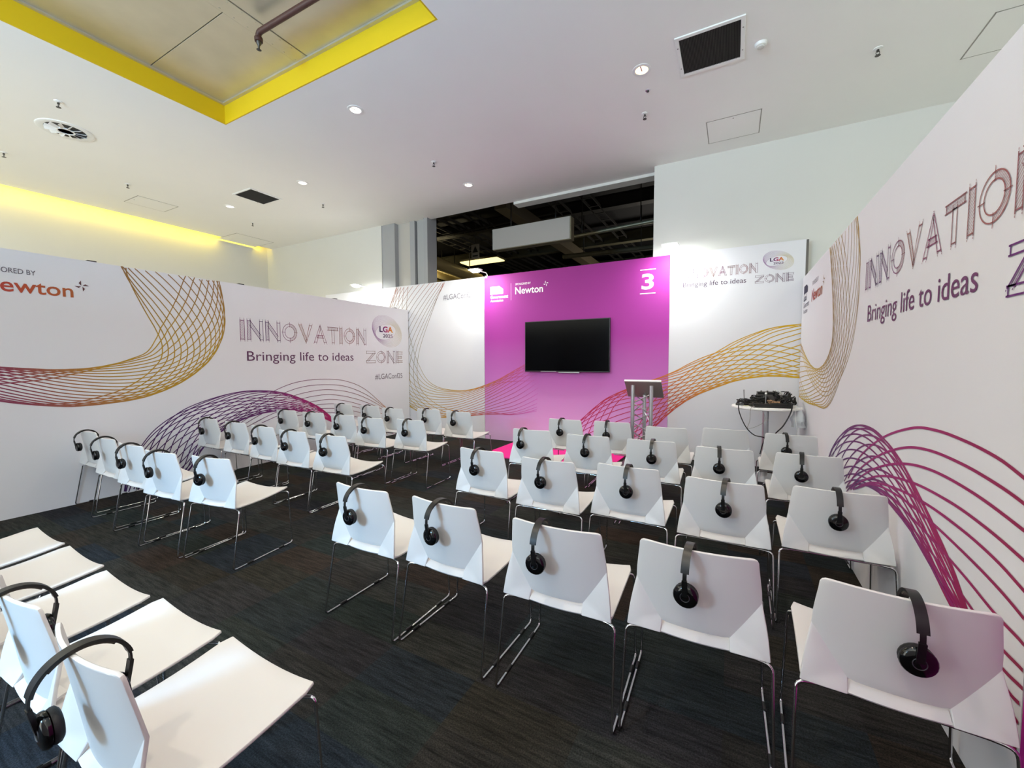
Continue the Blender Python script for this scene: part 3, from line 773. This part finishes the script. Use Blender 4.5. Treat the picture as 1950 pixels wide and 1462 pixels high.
link('backrest', backrest_mesh(), None, chair0)
st_ = link('seat', seat_mesh(), None, chair0)
lipm = MB()
for k in range(10):
    x0, x1 = -.1155 + .0231 * k, -.1155 + .0231 * (k + 1)
    def lp_(x, t): return (x, .108 - .064 * t + .35 * x * x, .454 - .010 * t - .018 * t * t - .003 * (1 - (x / .1155) ** 2))
    for t0 in range(4):
        lipm.face([lp_(x0, t0 / 4), lp_(x1, t0 / 4), lp_(x1, (t0 + 1) / 4), lp_(x0, (t0 + 1) / 4)])
lipo = lipm.build('rear_lip', m_plastic, st_)
_b = bmesh.new(); _b.from_mesh(lipo.data); bmesh.ops.remove_doubles(_b, verts=_b.verts, dist=1e-5)
bmesh.ops.recalc_face_normals(_b, faces=_b.faces); bmesh.ops.solidify(_b, geom=_b.faces[:], thickness=.007); _b.to_mesh(lipo.data); _b.free()
for p_ in lipo.data.polygons: p_.use_smooth = True
lipo.data.set_sharp_from_angle(angle=math.radians(40))
def bendpath(pts, r, k=4):
    out = [Vector(pts[0])]
    for i in range(1, len(pts) - 1):
        p = Vector(pts[i]); a = (Vector(pts[i - 1]) - p).normalized(); b = (Vector(pts[i + 1]) - p).normalized()
        for j in range(k + 1):
            t = j / k; out.append((1 - t) ** 2 * (p + a * r) + 2 * t * (1 - t) * p + t * t * (p + b * r))
    return out + [Vector(pts[-1])]
def sled(sg):
    pts = bendpath([(sg * .02, .085, .402), (sg * .20, .078, .403), (sg * .249, .066, .402), (sg * .258, -.004, .0056), (sg * .258, .488, .0056), (sg * .246, .474, .424), (sg * .19, .455, .414), (sg * .02, .45, .408)], .024)
    return MB().tube(pts, .0055, 8)
for sg in (-1, 1):
    fr = sled(sg).build('sled_leg', m_chrome, chair0, 60)
    for yy in (.10, .36):
        MB().tube([(sg * .258, yy, .0078), (sg * .258, yy + .045, .0078)], .0078, 10).build('floor_glide', m_black, fr, 50)
for xx in (-.13, .13):
    MB().tube([(xx, .082, .403), (xx, .27, .400), (xx, .452, .411)], .005, 8).build('seat_rail', m_chrome, chair0, 60)

# headphones: local x along the chair edge, y to the front of the chair, z up, origin on the top edge
hp0 = empty('headphones')
def arc(th): 
    a = math.radians(th); return Vector((0, .012 + .088 * math.cos(a), .010 - .088 * (1 - math.sin(a))))
def strap(mb, pts, w_, t_):
    n = len(pts); base = len(mb.v)
    for i, p in enumerate(pts):
        d = (pts[min(i + 1, n - 1)] - pts[max(i - 1, 0)]).normalized(); nn = Vector((1, 0, 0)).cross(d).normalized()
        for sx, sn in ((-1, -1), (-.8, 1), (.8, 1), (1, -1)): mb.v.append(tuple(p + Vector((sx * w_ / 2, 0, 0)) + nn * sn * t_ / 2))
    for i in range(n - 1):
        for j in range(4):
            mb.f.append((base + i * 4 + j, base + i * 4 + (j + 1) % 4, base + (i + 1) * 4 + (j + 1) % 4, base + (i + 1) * 4 + j)); mb.c.append(None)
    for q in (base, base + (n - 1) * 4): mb.f.append((q, q + 1, q + 2, q + 3)); mb.c.append(None)
b_ = MB(); strap(b_, [arc(t) for t in range(12, 169, 6)], .028, .009); b_.build('headband', m_black, hp0, 50)
b_ = MB(); strap(b_, [arc(t) * 1.0 + Vector((0, 0, 0)) - (arc(t) - Vector((0, .012, -.078))).normalized() * .006 for t in range(45, 136, 6)], .021, .006); b_.build('band_padding', m_brownpad, hp0, 50)
for sg, (t0, t1) in ((-1, (166, 196)), (1, (14, -16))):
    st = 3 if t1 > t0 else -3
    b_ = MB(); strap(b_, [arc(t) for t in range(t0, t1, st)], .014, .005); b_.build('slider', m_black, hp0, 50)
    e0 = arc(t1 - st); cy = .012 + sg * .062; cz = -.150
    b_ = MB(); strap(b_, [arc(t1 - 4 * st), e0, e0.lerp(Vector((0, cy + sg * .016, cz + .01)), .55), Vector((0, cy + sg * .015, cz + .004))], .019, .009); b_.build('yoke', m_black, hp0, 50)
    cup = MB().lathe([(.014, -sg * .004), (.035, -sg * .004), (.042, 0), (.0425, sg * .006), (.038, sg * .013), (.023, sg * .0165), (.001, sg * .017)], 22, (0, cy, cz), 'Y').build('ear_cup', m_blackgloss, hp0, 45)
    MB().lathe([(.018, -sg * .021), (.034, -sg * .021), (.0405, -sg * .016), (.0415, -sg * .009), (.039, -sg * .003), (.018, -sg * .003)], 22, (0, cy, cz), 'Y').build('ear_pad', m_pad, cup, 45)
    MB().lathe([(.014, sg * .0165), (.0155, sg * .0178), (.017, sg * .0165)], 18, (0, cy, cz), 'Y').build('badge_ring', mat('grey_print', '#2c2c32', 0.5), cup, 45)

ORD = ('first', 'second', 'third', 'fourth', 'fifth')
BL = {
 'A': ('nearest row of the right-hand block', [(-1.774, 1.505, 0), (-1.231, 1.519, -2), (-0.636, 1.510, 1), (-0.100, 1.555, 1), (0.457, 1.516, -2)], (.48, .48, .35, .445, .54)),
 'B': ('second row of the right-hand block', [(-1.698, 2.602, -1), (-1.118, 2.544, 0), (-0.586, 2.616, -1), (-0.03, 2.548, -1), (0.506, 2.625, 0)], (.46, .46, .53, .53, .48)),
 'C': ('third row of the right-hand block', [(-1.746, 3.608, 3), (-1.153, 3.562, 2), (-0.601, 3.583, 1), (-0.044, 3.511, -1), (0.50, 3.541, 0)], (.28, .5, .55, .42, .39)),
 'D': ('front row of the right-hand block', [(-1.71, 4.434, 0), (-1.169, 4.482, 2), (-0.585, 4.368, -1), (-0.049, 4.514, 0), (0.485, 4.445, -1)], (.42, .38, None, None, .40)),
 'A_': ('nearest row of the left-hand block', [(-5.625, 1.517, 0), (-4.982, 1.45, 0), (-4.39, 1.425, 2.5), (-3.835, 1.41, 5), (-3.283, 1.492, 8.5)], (.5, .5, .5, .47, .45)),
 'B_': ('second row of the left-hand block', [(-5.575, 2.552, 0), (-4.943, 2.53, 1), (-4.37, 2.497, 0), (-3.825, 2.468, 2.5), (-3.275, 2.48, 3)], (.5, .45, .45, .45, .45)),
 'C_': ('third row of the left-hand block', [(-5.523, 3.509, 4), (-4.949, 3.511, 4), (-4.40, 3.534, 4), (-3.853, 3.488, 4), (-3.30, 3.575, 3)], (.45, .45, .42, .42, .45)),
 'D_': ('front row of the left-hand block', [(-5.492, 4.437, 2), (-4.91, 4.446, 1), (-4.34, 4.35, 2), (-3.80, 4.50, 2), (-3.252, 4.463, 0)], (.45, .42, .42, .45, .41)),
 'Z': ('cut-off row at bottom left', [(-3.475, .300, 0), (-2.945, .30, 0), (-2.412, .285, 0), (-1.885, .302, 0), (-1.36, .305, 0)], (None, None, None, .52, .52)),
}
first = [True, True]
for key, (rowname, spots, hps) in BL.items():
    left = key.endswith('_')
    for i, (x, y, a) in enumerate(spots):
        if key == 'Z': where = ORD[4 - i] + ' chair from the right, ' + rowname
        elif left: where = ORD[4 - i] + ' chair from the aisle, ' + rowname
        else: where = ORD[i] + ' chair from the aisle, ' + rowname
        rz = math.radians(a)
        if first[0]: c = chair0; c.location = (x, y, 0); c.rotation_euler = (0, 0, rz); first[0] = False
        else: c = dup(chair0, (x, y, 0), rz)
        tag(c, 'white shell: ' + where, 'chair', 'white conference chairs')
        c['label'] = 'white ' + where.replace(' chair from', ' chair from')
        c['label'] = where.split(' chair')[0] + ' white shell chair' + where.split(' chair')[1]
        f = hps[i]
        if f is None: continue
        lx = -.195 + .39 * f; ly = .025 + .79 * lx * lx - .0
        wx_ = x + lx * math.cos(rz) - ly * math.sin(rz); wy = y + lx * math.sin(rz) + ly * math.cos(rz)
        hz = rz + math.radians(random.uniform(-7, 7)) if key not in ('Z',) else rz
        zz = .7775
        if first[1]: hp = hp0; hp.location = (wx_, wy, zz); hp.rotation_euler = (0, 0, hz); first[1] = False
        else: hp = dup(hp0, (wx_, wy, zz), hz)
        tag(hp, 'black headphones on the ' + where.replace(' chair', ' chair'), 'headphones', 'black headphones hung over chair backs')

# ------------------------------------------------------------------ television
tv = empty('television', (0, YF, 0))
tag(tv, 'black flat television mounted on the magenta wall', 'television')
tx0, tx1, tz0, tz1 = -3.187, -1.702, 1.268, 2.127
box('cabinet', (tx0, -0.075, tz0), (tx1, -0.035, tz1), m_black, tv, bevel=0.004)
box('screen', (tx0 + .012, -0.0765, tz0 + .02), (tx1 - .012, -0.0752, tz1 - .012), mat('screen_glass', '#020204', 0.15, spec=0.08), tv)
box('bezel_strip', (tx0 + 0.3, -0.079, tz0 + .004), (tx1 - 0.9, -0.0752, tz0 + .012), m_alu, tv)
box('control_bar', (tx0 + .62, -0.072, tz0 - .016), (tx1 - .5, -0.045, tz0), m_alu, tv, bevel=0.003)
box('wall_bracket', (tx0 + .45, -0.035, tz0 + .2), (tx1 - .45, -0.001, tz1 - .2), m_dgrey, tv)

# ------------------------------------------------------------------ pink floor mat in front of the screen
pm = [px(937, 857, Z=0.012), px(959, 871, Z=.012), px(1167, 885, Z=.012), px(1187, 870, Z=.012)]
mt = MB()
yb0 = YF - 0.10
yfr = (pm[1].y + px(971, 872.5, Z=.012).y) / 2 + 0.02
poly = [(pm[0].x, yb0), (pm[0].x, pm[0].y), (pm[1].x, pm[1].y), (pm[2].x, pm[2].y), (pm[3].x, pm[3].y), (pm[3].x, yb0)]
def prism(poly, z0, z1):
    mb = MB(); n = len(poly)
    mb.face([(x, y, z0) for x, y in poly][::-1]); mb.face([(x, y, z1) for x, y in poly])
    for i in range(n):
        a, b = poly[i], poly[(i + 1) % n]; mb.face([(*a, z0), (*b, z0), (*b, z1), (*a, z1)])
    return mb
rug = prism(poly, 0.0, 0.012).build('floor_mat', m_pink)
tag(rug, 'hot pink floor mat with cut corners below the television', 'mat')

# ------------------------------------------------------------------ lectern
LX, LY = -1.055, 5.70
lec = empty('lectern', (LX, LY, 0)); tag(lec, 'aluminium truss lectern with dark tilted top before the magenta wall', 'lectern')
for sx, sy, zt in ((-.125, -.05, 1.125), (.115, -.05, 1.12), (-.01, .17, .98)):
    pt = MB().tube([(sx, sy, .02), (sx, sy, zt)], .025, 14).build('post', m_alu, lec, 50)
    MB().lathe([(.03, -.01), (.032, 0), (.03, .03)], 12, (sx, sy, .03)).build('collar', m_alu, pt, 50)
pp = [(-.125, -.05), (.115, -.05), (-.01, .17)]
for (i, j) in ((0, 1), (1, 2), (2, 0)):
    a, b = pp[i], pp[j]; zz = .10; fl = False
    for k in range(7):
        p0, p1 = (a, b) if not fl else (b, a)
        MB().tube([(*p0, zz), (*p1, zz + .13)], .0075, 6).build('brace', m_alu, lec, 50); zz += .13; fl = not fl
tilt = Matrix.Rotation(math.radians(-42), 3, 'X')
tp = MB().box((-.245, -.01, -.0), (.235, .33, .012), tilt, (0, -.01, 0)).build('top_plate', mat('lectern_grey', '#8d8782', 0.5, 0.2), lec); tp.location = (0, -.012, 1.17)
lp = MB().box((-.245, -.025, -.004), (.235, -.01, .022), tilt, (0, -.01, 0)).build('top_lip', m_white, tp)
box('base_plate', (-.30, -.22, 0), (.28, .30, .02), m_dgrey, lec, bevel=.004)

# ------------------------------------------------------------------ high round table with equipment
TX, TY, TZ = .375, 5.90, .895
tb = empty('round_table', (TX, TY, 0)); tag(tb, 'white round pedestal table crowded with equipment in the right corner', 'table')
MB().lathe([(.355, TZ - .028), (.372, TZ - .022), (.374, TZ - .012), (.370, TZ - .003), (.36, TZ)], 48).build('tabletop', m_white, tb, 40)
MB().lathe([(.036, .02), (.036, TZ - .03)], 20).build('column', m_alu, tb, 50)
MB().lathe([(.25, 0), (.25, .008), (.20, .018), (.04, .026)], 36).build('base', m_alu, tb, 40)
MB().lathe([(.12, TZ - .045), (.14, TZ - .028)], 24).build('top_mount', m_dgrey, tb, 40)
def eq(name, label, cat, x, y, rz, dims, m=m_black, extra=None, z=TZ, bev=.004):
    o = empty(name, (TX + x, TY + y, z + .001), math.radians(rz)); tag(o, label, cat)
    dx, dy, dz = dims
    box('case', (-dx / 2, -dy / 2, 0), (dx / 2, dy / 2, dz), m, o, bevel=bev)
    if extra: extra(o, dx, dy, dz)
    return o
def ant(o, dx, dy, dz):
    MB().tube([(-dx * .4, dy * .3, dz), (-dx * .4 - .006, dy * .3, dz + .12)], .004, 6).build('antenna', m_black, o, 50)
    box('front_plate', (-dx * .45, -dy / 2 - .002, dz * .2), (dx * .45, -dy / 2, dz * .8), m_dgrey, o)
def sockets(o, dx, dy, dz):
    for k in range(4): box('socket', (-dx * .42 + k * dx * .22, -dy * .3, dz), (-dx * .42 + k * dx * .22 + .035, dy * .3, dz + .004), m_dgrey, o)
def knobs(o, dx, dy, dz):
    for k in range(3): MB().lathe([(.01, dz), (.01, dz + .012), (.006, dz + .014)], 10, (-dx * .3 + k * dx * .3, 0, 0)).build('knob', m_dgrey, o, 40)
def vents(o, dx, dy, dz):
    for k in range(5): box('slot', (-dx * .4 + k * dx * .18, -dy / 2 - .0015, dz * .25), (-dx * .4 + k * dx * .18 + .02, -dy / 2, dz * .75), m_dgrey, o)
eq('power_strip', 'long black power strip along the front of the round table', 'power strip', .05, -.22, 8, (.40, .055, .045), m_black, sockets)
eq('audio_receiver', 'black receiver box at the front right of the round table', 'receiver', .14, -.17, 6, (.20, .12, .05), m_black, vents)
eq('rack_unit', 'large black rack box standing at the back of the round table', 'receiver', .03, .17, -3, (.26, .16, .13), m_dgrey, vents)
eq('signal_splitter', 'flat black box stacked on the rack box on the round table', 'splitter', .02, .16, 4, (.22, .13, .03), m_black, knobs, z=TZ + .133)
gm = empty('gooseneck_microphone', (TX - .005, TY - .02, TZ + .001)); tag(gm, 'thin microphone with a white ball head on the round table', 'microphone')
MB().lathe([(.03, 0), (.03, .008), (.008, .014)], 14).build('foot', m_black, gm, 40)
MB().tube([(0, 0, .01), (0, 0, .14)], .004, 6).build('stem', m_grey, gm, 50)
MB().lathe([(.002, .138), (.011, .142), (.014, .152), (.010, .162), (.002, .166)], 12).build('ball_head', m_white, gm, 60)
eq('radio_transmitter', 'black transmitter with an upright antenna, left on the round table', 'transmitter', -.17, .02, 12, (.15, .09, .07), m_black, ant)
eq('mixer_box', 'small black mixer with knobs at the left of the round table', 'mixer', -.10, -.14, 20, (.16, .10, .035), m_black, knobs)
eq('charger_brick', 'black charger brick at the left rim of the round table', 'charger', -.28, -.06, -10, (.09, .045, .028), m_black, vents)
eq('adapter_brick', 'black adapter brick at the right side of the round table', 'charger', .22, .02, 35, (.11, .05, .04), m_black, vents)
eq('paper_pad', 'pale yellow paper slip beside the mixer on the round table', 'paper', -.2, -.13, 30, (.08, .05, .006), mat('pale_paper', '#cfd0a8', 0.8), None, bev=.001)
def cable(name, label, pts, r, m, n=50, ink=None):
    o = MB().tube(crom(pts, n), r, 6).build(name, m, None, 60); tag(o, label, 'cable'); return o
m_cab2 = mat('grey_cable', '#9a9894', 0.5); m_cabw = mat('white_cable', '#dcdcda', 0.5); m_cabo = mat('tan_cable', '#b08a68', 0.5)
rnd = random.Random(3)
def tangle(cx, cy, cz, rad, h, turns, seed):
    q = random.Random(seed); P = []
    for k in range(turns * 8):
        a = k / 8 * 2 * math.pi + q.uniform(-.2, .2); rr = rad * q.uniform(.55, 1.0)
        P.append((TX + cx + rr * math.cos(a), TY + cy + rr * .7 * math.sin(a), TZ + cz + h * q.random()))
    return P
for i, (cx, cy, rad, h, tn, m_, lb) in enumerate(((.17, .08, .10, .15, 7, m_black, 'black cable tangle at the right back of the round table'), (.08, -.02, .08, .05, 2, m_cabo, 'tan cable tangle in the middle of the round table'),
        (.13, .16, .06, .16, 4, m_cabw, 'thin white cable tangle against the rack box'), (-.08, .03, .11, .09, 7, m_black, 'black cable coil behind the mixer on the round table'),
        (.23, -.04, .09, .10, 6, m_black, 'black cable coil at the right rim of the round table'), (-.24, -.02, .08, .05, 5, m_black, 'black cable coil at the left rim of the round table'))):
    cable('cable_tangle', lb, tangle(cx, cy, .03, rad, h, tn, i), .0055, m_, tn * 40)
def tpt(x, y, yy=-.34): return tuple(px(x, y, Y=TY + yy))
cable('hanging_cable', 'black cable hanging in a long loop below the left rim of the round table', [(TX - .26, TY - .15, TZ + .02), tpt(1407, 768), tpt(1408, 785), tpt(1420, 812), tpt(1436, 828), tpt(1456, 834), (TX - .03, TY - .08, .42), (TX - .05, TY - .05, .3)], .006, m_black)
cable('hanging_cable', 'black cable hanging below the right front of the round table', [(TX + .2, TY - .2, TZ + .03), tpt(1508, 768), tpt(1506, 785), tpt(1492, 810), tpt(1478, 824), (TX + .02, TY - .1, .45), (TX + .05, TY - .06, .3)], .007, m_black)
cable('hanging_cable', 'thin grey cable looping below the table between rim and column', [(TX - .1, TY - .2, TZ + .01), tpt(1430, 777, -.36), tpt(1428, 800), tpt(1424, 815), tpt(1440, 812), tpt(1456, 802), tpt(1456, 790), (TX - .06, TY - .32, TZ - .02)], .003, m_cab2)
cable('hanging_cable', 'white cable hanging beside the bag at the right of the round table', [(TX + .30, TY - .2, TZ + .01), tpt(1515, 778, -.25), tpt(1515, 800, -.25), tpt(1518, 820, -.25), (TX + .3, TY - .2, .4), (TX + .3, TY - .15, .2)], .004, m_cabw)
# crumpled plastic bag hanging from the right rim
bag = MB(); nn = 14; kk = 10; bx, by = TX + .315, TY - .13
for i in range(kk + 1):
    v = i / kk; zz = TZ + .02 - v * .24; rr = .02 + .05 * math.sin(min(1, v * 1.1) * math.pi * .6)
    for j in range(nn):
        a = 2 * math.pi * j / nn; d = rr * (1 + .35 * noise.noise(Vector((math.cos(a) * 1.5, math.sin(a) * 1.5, v * 4))))
        bag.v.append((bx + d * math.cos(a), by + d * math.sin(a), zz))
for i in range(kk):
    for j in range(nn): bag.f.append((i * nn + j, i * nn + (j + 1) % nn, (i + 1) * nn + (j + 1) % nn, (i + 1) * nn + j)); bag.c.append(None)
bag.f.append(tuple(kk * nn + j for j in range(nn))); bag.c.append(None)
tag(bag.build('plastic_bag', mat('white_bag', '#d5d8da', 0.35), None, 35), 'crumpled white plastic bag hanging at the right of the round table', 'bag')

# ------------------------------------------------------------------ ceiling fittings
def cpt(x, y): return px(x, y, Z=ZC)
m_lamp = mat('downlight_lens', '#ffffff', 0.3, emit='#fff4df', estr=1.1)
m_lampw = mat('warm_downlight_lens', '#fff0c0', 0.3, emit='#ffd890', estr=2.0)
WARM = (1.0, 0.84, 0.63)
def downlight(x, y, label, e=58, warm=False, r=.062):
    o = empty('downlight', (x, y, ZC)); tag(o, label, 'lamp', 'recessed ceiling downlights')
    MB().lathe([(r + .03, 0), (r + .03, -.004), (r + .008, -.008), (r, -.006), (r, -.001)], 28).build('trim_ring', m_white, o, 40)
    MB().lathe([(.001, -.0045), (r * .5, -.006), (r, -.0035)], 24).build('lens', m_lampw if warm else m_lamp, o, 60)
    MB().box((-r * .1, -r, -.0085), (r * .1, r * .2, -.0062)).build('reflector_bar', m_alu, o)
    lamp('downlight_beam', 'SPOT', (0, 0, -.03), e, WARM if e == 58 else (0.88, 1.0, 0.87), o, size=.06, spot=math.radians(150), blend=1.0)
    return o
for (x, y, lb, wm) in ((677, 209, 'recessed downlight to the right of the yellow recess corner', 0), (1222, 133, 'warm glowing recessed downlight left of the large square grille', 1), (892, 352, 'recessed downlight in the ceiling above the dark opening', 0),
                   (576, 348, 'recessed downlight right of the small dark grille', 0), (438, 393, 'faint recessed downlight left of the small dark grille', 0)):
    q = cpt(x, y); downlight(q.x, q.y, lb, warm=bool(wm))
for (x, y, e, lb) in ((-.88, 1.6, 58, 'recessed downlight over the nearest right-hand rows'), (-.88, -1.2, 58, 'recessed downlight behind the camera to the right'), (-1.6, .2, 58, 'recessed downlight just above the camera'),
                   (-6.29, .9, 58, 'recessed downlight left of the yellow recess'), (-6.29, -1.2, 58, 'recessed downlight behind the camera to the left'),
                   (-8.44, 0.5, 30, 'added fill lamp over the left aisle, near end'), (-9.5, 1.3, 30, 'added fill lamp over the left aisle, by the wall'), (-8.44, -1.0, 30, 'added fill lamp over the left aisle, behind the camera'),  # aisle lamps are added out of view to brighten the ceiling by bounce
                   (2.9, 5.0, 25, 'added fill lamp over the right aisle, far end'), (2.9, 2.5, 165, 'added fill lamp over the right aisle, middle'), (2.9, 0.0, 150, 'added fill lamp over the right aisle, near end')):
    downlight(x, y, lb, e=e)
# round swirl diffuser
q = cpt(125, 248)
df = empty('swirl_diffuser', (q.x, q.y, ZC)); tag(df, 'round swirl air diffuser in the ceiling at upper left', 'vent')
MB().lathe([(.262, 0), (.262, -.006), (.25, -.012), (.19, -.004), (.19, 0)], 40).build('rim', m_white, df, 40)
MB().lathe([(.001, -.003), (.19, -.002)], 32).build('throat', m_grille, df)
MB().lathe([(.085, -.004), (.085, -.02), (.07, -.02), (.07, -.012)], 28).build('hub_ring', m_white, df, 40)
MB().lathe([(.001, -.011), (.07, -.012)], 24).build('hub_plate', m_grey, df)
for k in range(12):
    a = k * math.pi / 6; R3 = Matrix.Rotation(a, 3, 'Z') @ Matrix.Rotation(math.radians(38), 3, 'X')
    b = MB().box((.082, -.021, -.0012), (.19, .021, .0012), None).build('blade', m_white, df)
    b.rotation_euler = R3.to_euler(); b.location = (0, 0, -.012)
def grille(pts, label, fw):
    P = [cpt(*p) for p in pts]; x0 = min(p.x for p in P); x1 = max(p.x for p in P); y0_ = min(p.y for p in P); y1_ = max(p.y for p in P)
    o = empty('air_grille', ((x0 + x1) / 2, (y0_ + y1_) / 2, ZC)); tag(o, label, 'vent')
    hx, hy = (x1 - x0) / 2, (y1_ - y0_) / 2
    box('core', (-hx, -hy, -.004), (hx, hy, 0), mat('grille_black', '#1d1c1a', 0.9), o)
    for a, b in (((-hx - fw, -hy - fw, -.012), (-hx, hy + fw, 0)), ((hx, -hy - fw, -.012), (hx + fw, hy + fw, 0)), ((-hx, -hy - fw, -.012), (hx, -hy, 0)), ((-hx, hy, -.012), (hx, hy + fw, 0))):
        box('frame_bar', a, b, m_white, o, bevel=.002)
    n = 40
    for k in range(n): box('slat', (-hx + (k + .3) * 2 * hx / n, -hy, -.011), (-hx + (k + .62) * 2 * hx / n, hy, -.004), m_grille, o)
    for sx in (-1, 1):
        for sy in (-.6, .6): MB().lathe([(.006, -.013), (.006, -.010)], 8, (sx * (hx + fw / 2), sy * hy, 0)).build('screw', m_dgrey, o)
    return o
grille(((1293, 75.4), (1411.5, 34.6), (1409, 107), (1303, 139)), 'large square dark air grille in the ceiling at upper right', .035)
grille(((448.5, 370), (477.7, 359), (531.5, 378.5), (502, 387.7)), 'small-looking dark air grille in the ceiling near the yellow cove', .03)
def hatch_(pts, label):
    P = [cpt(*p) for p in pts]; x0 = min(p.x for p in P); x1 = max(p.x for p in P); y0_ = min(p.y for p in P); y1_ = max(p.y for p in P)
    o = empty('access_hatch', ((x0 + x1) / 2, (y0_ + y1_) / 2, ZC)); tag(o, label, 'hatch', 'ceiling access hatches')
    hx, hy = (x1 - x0) / 2, (y1_ - y0_) / 2
    box('panel', (-hx + .012, -hy + .012, -.004), (hx - .012, hy - .012, -.0005), m_ceil, o)
    mb = MB()
    for a, b in (((-hx, -hy, -.0025), (-hx + .010, hy, -.0003)), ((hx - .010, -hy, -.0025), (hx, hy, -.0003)), ((-hx, -hy, -.0025), (hx, -hy + .010, -.0003)), ((-hx, hy - .010, -.0025), (hx, hy, -.0003))): mb.box(a, b)
    mb.build('shadow_gap', mat('hatch_gap', '#9b9890', 0.8), o)
    MB().lathe([(.007, -.0055), (.007, -.004)], 8, (0, -hy + .05, 0)).build('lock', m_dgrey, o)
hatch_(((1345, 233), (1448, 208), (1446, 252), (1349, 274)), 'white access hatch in the ceiling above the right wall')
hatch_(((240, 382), (262, 372), (336, 395), (308, 402)), 'access hatch in the ceiling close to the middle of the yellow cove')
hatch_(((427, 454), (449, 444), (503, 457), (485, 470)), 'access hatch in the ceiling at the far end of the yellow cove')
hatch_(((1846, 109), (1893, 27), (1950, 8), (1950, 75)), 'access hatch in the ceiling at the top right corner')
def sprinkler(x, y, label, small=False):
    q = cpt(x, y); o = empty('fire_sprinkler', (q.x, q.y, ZC)); tag(o, label, 'sprinkler', 'ceiling sprinkler heads')
    MB().lathe([(.038, 0), (.036, -.006), (.02, -.01), (.014, -.012)], 16).build('escutcheon', m_white if not small else m_alu, o, 40)
    MB().lathe([(.010, -.011), (.012, -.03), (.006, -.034)], 10).build('body', m_dgrey, o, 40)
    for sx in (-1, 1): MB().tube([(sx * .011, 0, -.028), (sx * .014, 0, -.045), (sx * .003, 0, -.062)], .003, 5).build('arm', m_dgrey, o)
    MB().lathe([(.004, -.060), (.022, -.064), (.022, -.067), (.004, -.068)], 12).build('deflector', m_dgrey, o, 40)
for x, y, lb in ((111, 193, 'sprinkler head above the round swirl diffuser'), (7, 290, 'sprinkler head at the left image edge'), (243, 350, 'sprinkler head above the middle of the yellow cove'), (826, 308, 'sprinkler head in the middle of the ceiling'),
                 (615, 388, 'sprinkler head right of the small dark grille'), (481, 424, 'sprinkler head between small grille and yellow cove'), (1672, 92, 'sprinkler head at the upper right of the ceiling'), (1228, 216, 'sprinkler head below the warm downlight')):
    sprinkler(x, y, lb)
q = cpt(1234, 172); o = empty('ceiling_sensor', (q.x, q.y, ZC)); tag(o, 'tiny dark ceiling sensor below the warm downlight', 'sensor')
MB().lathe([(.028, 0), (.026, -.004), (.014, -.006)], 14).build('base', m_alu, o, 40); MB().lathe([(.013, -.005), (.01, -.018), (.002, -.02)], 12).build('lens', m_black, o, 40)
q = cpt(1449, 83); o = empty('smoke_detector', (q.x, q.y, ZC)); tag(o, 'round white smoke detector beside the large grille', 'smoke detector')
MB().lathe([(.052, 0), (.052, -.012), (.044, -.024), (.02, -.03), (.001, -.031)], 24).build('housing', m_white, o, 40); MB().lathe([(.03, -.029), (.03, -.036), (.02, -.038), (.001, -.038)], 20).build('chamber', m_wall, o, 40)

# ------------------------------------------------------------------ LED spotlights on the front wall
m_spot = mat('spot_led', '#ffffff', 0.3, emit='#ffffff', estr=40.0)
for i, (x, lb) in enumerate(((-7.0, 'bright LED arm spotlight on the far left of the front wall top'), (-4.02, 'bright LED arm spotlight above the left edge of the magenta panel'), (-.80, 'bright LED arm spotlight above the right edge of the magenta panel'))):
    o = empty('arm_spotlight', (x, YF, HF)); tag(o, lb, 'lamp', 'LED arm spotlights on the front wall')
    MB().tube([(0, .04, -.02), (0, .04, .04), (0, .0, .068), (0, -.30, .052)], .008, 8).build('arm', m_white, o, 50)
    box('clamp', (-.025, -.002, -.03), (.025, .082, .012), m_white, o, bevel=.003)
    hd = empty('head', (0, -.36, .04)); hd.parent = o
    box('housing', (-.11, -.07, .0), (.11, .07, .022), m_white, hd, bevel=.004)
    MB().lathe([(.001, -.035), (.045, -.031), (.075, -.02), (.09, -.002)], 20).build('led_lens', m_spot, hd, 60)
    lb_ = lamp('spot_beam', 'AREA', (0, 0, -.045), 8.0, (0.95, 1.0, 0.96), hd, size=.18, size_y=.12); lb_.rotation_euler = (math.radians(26), 0, 0)
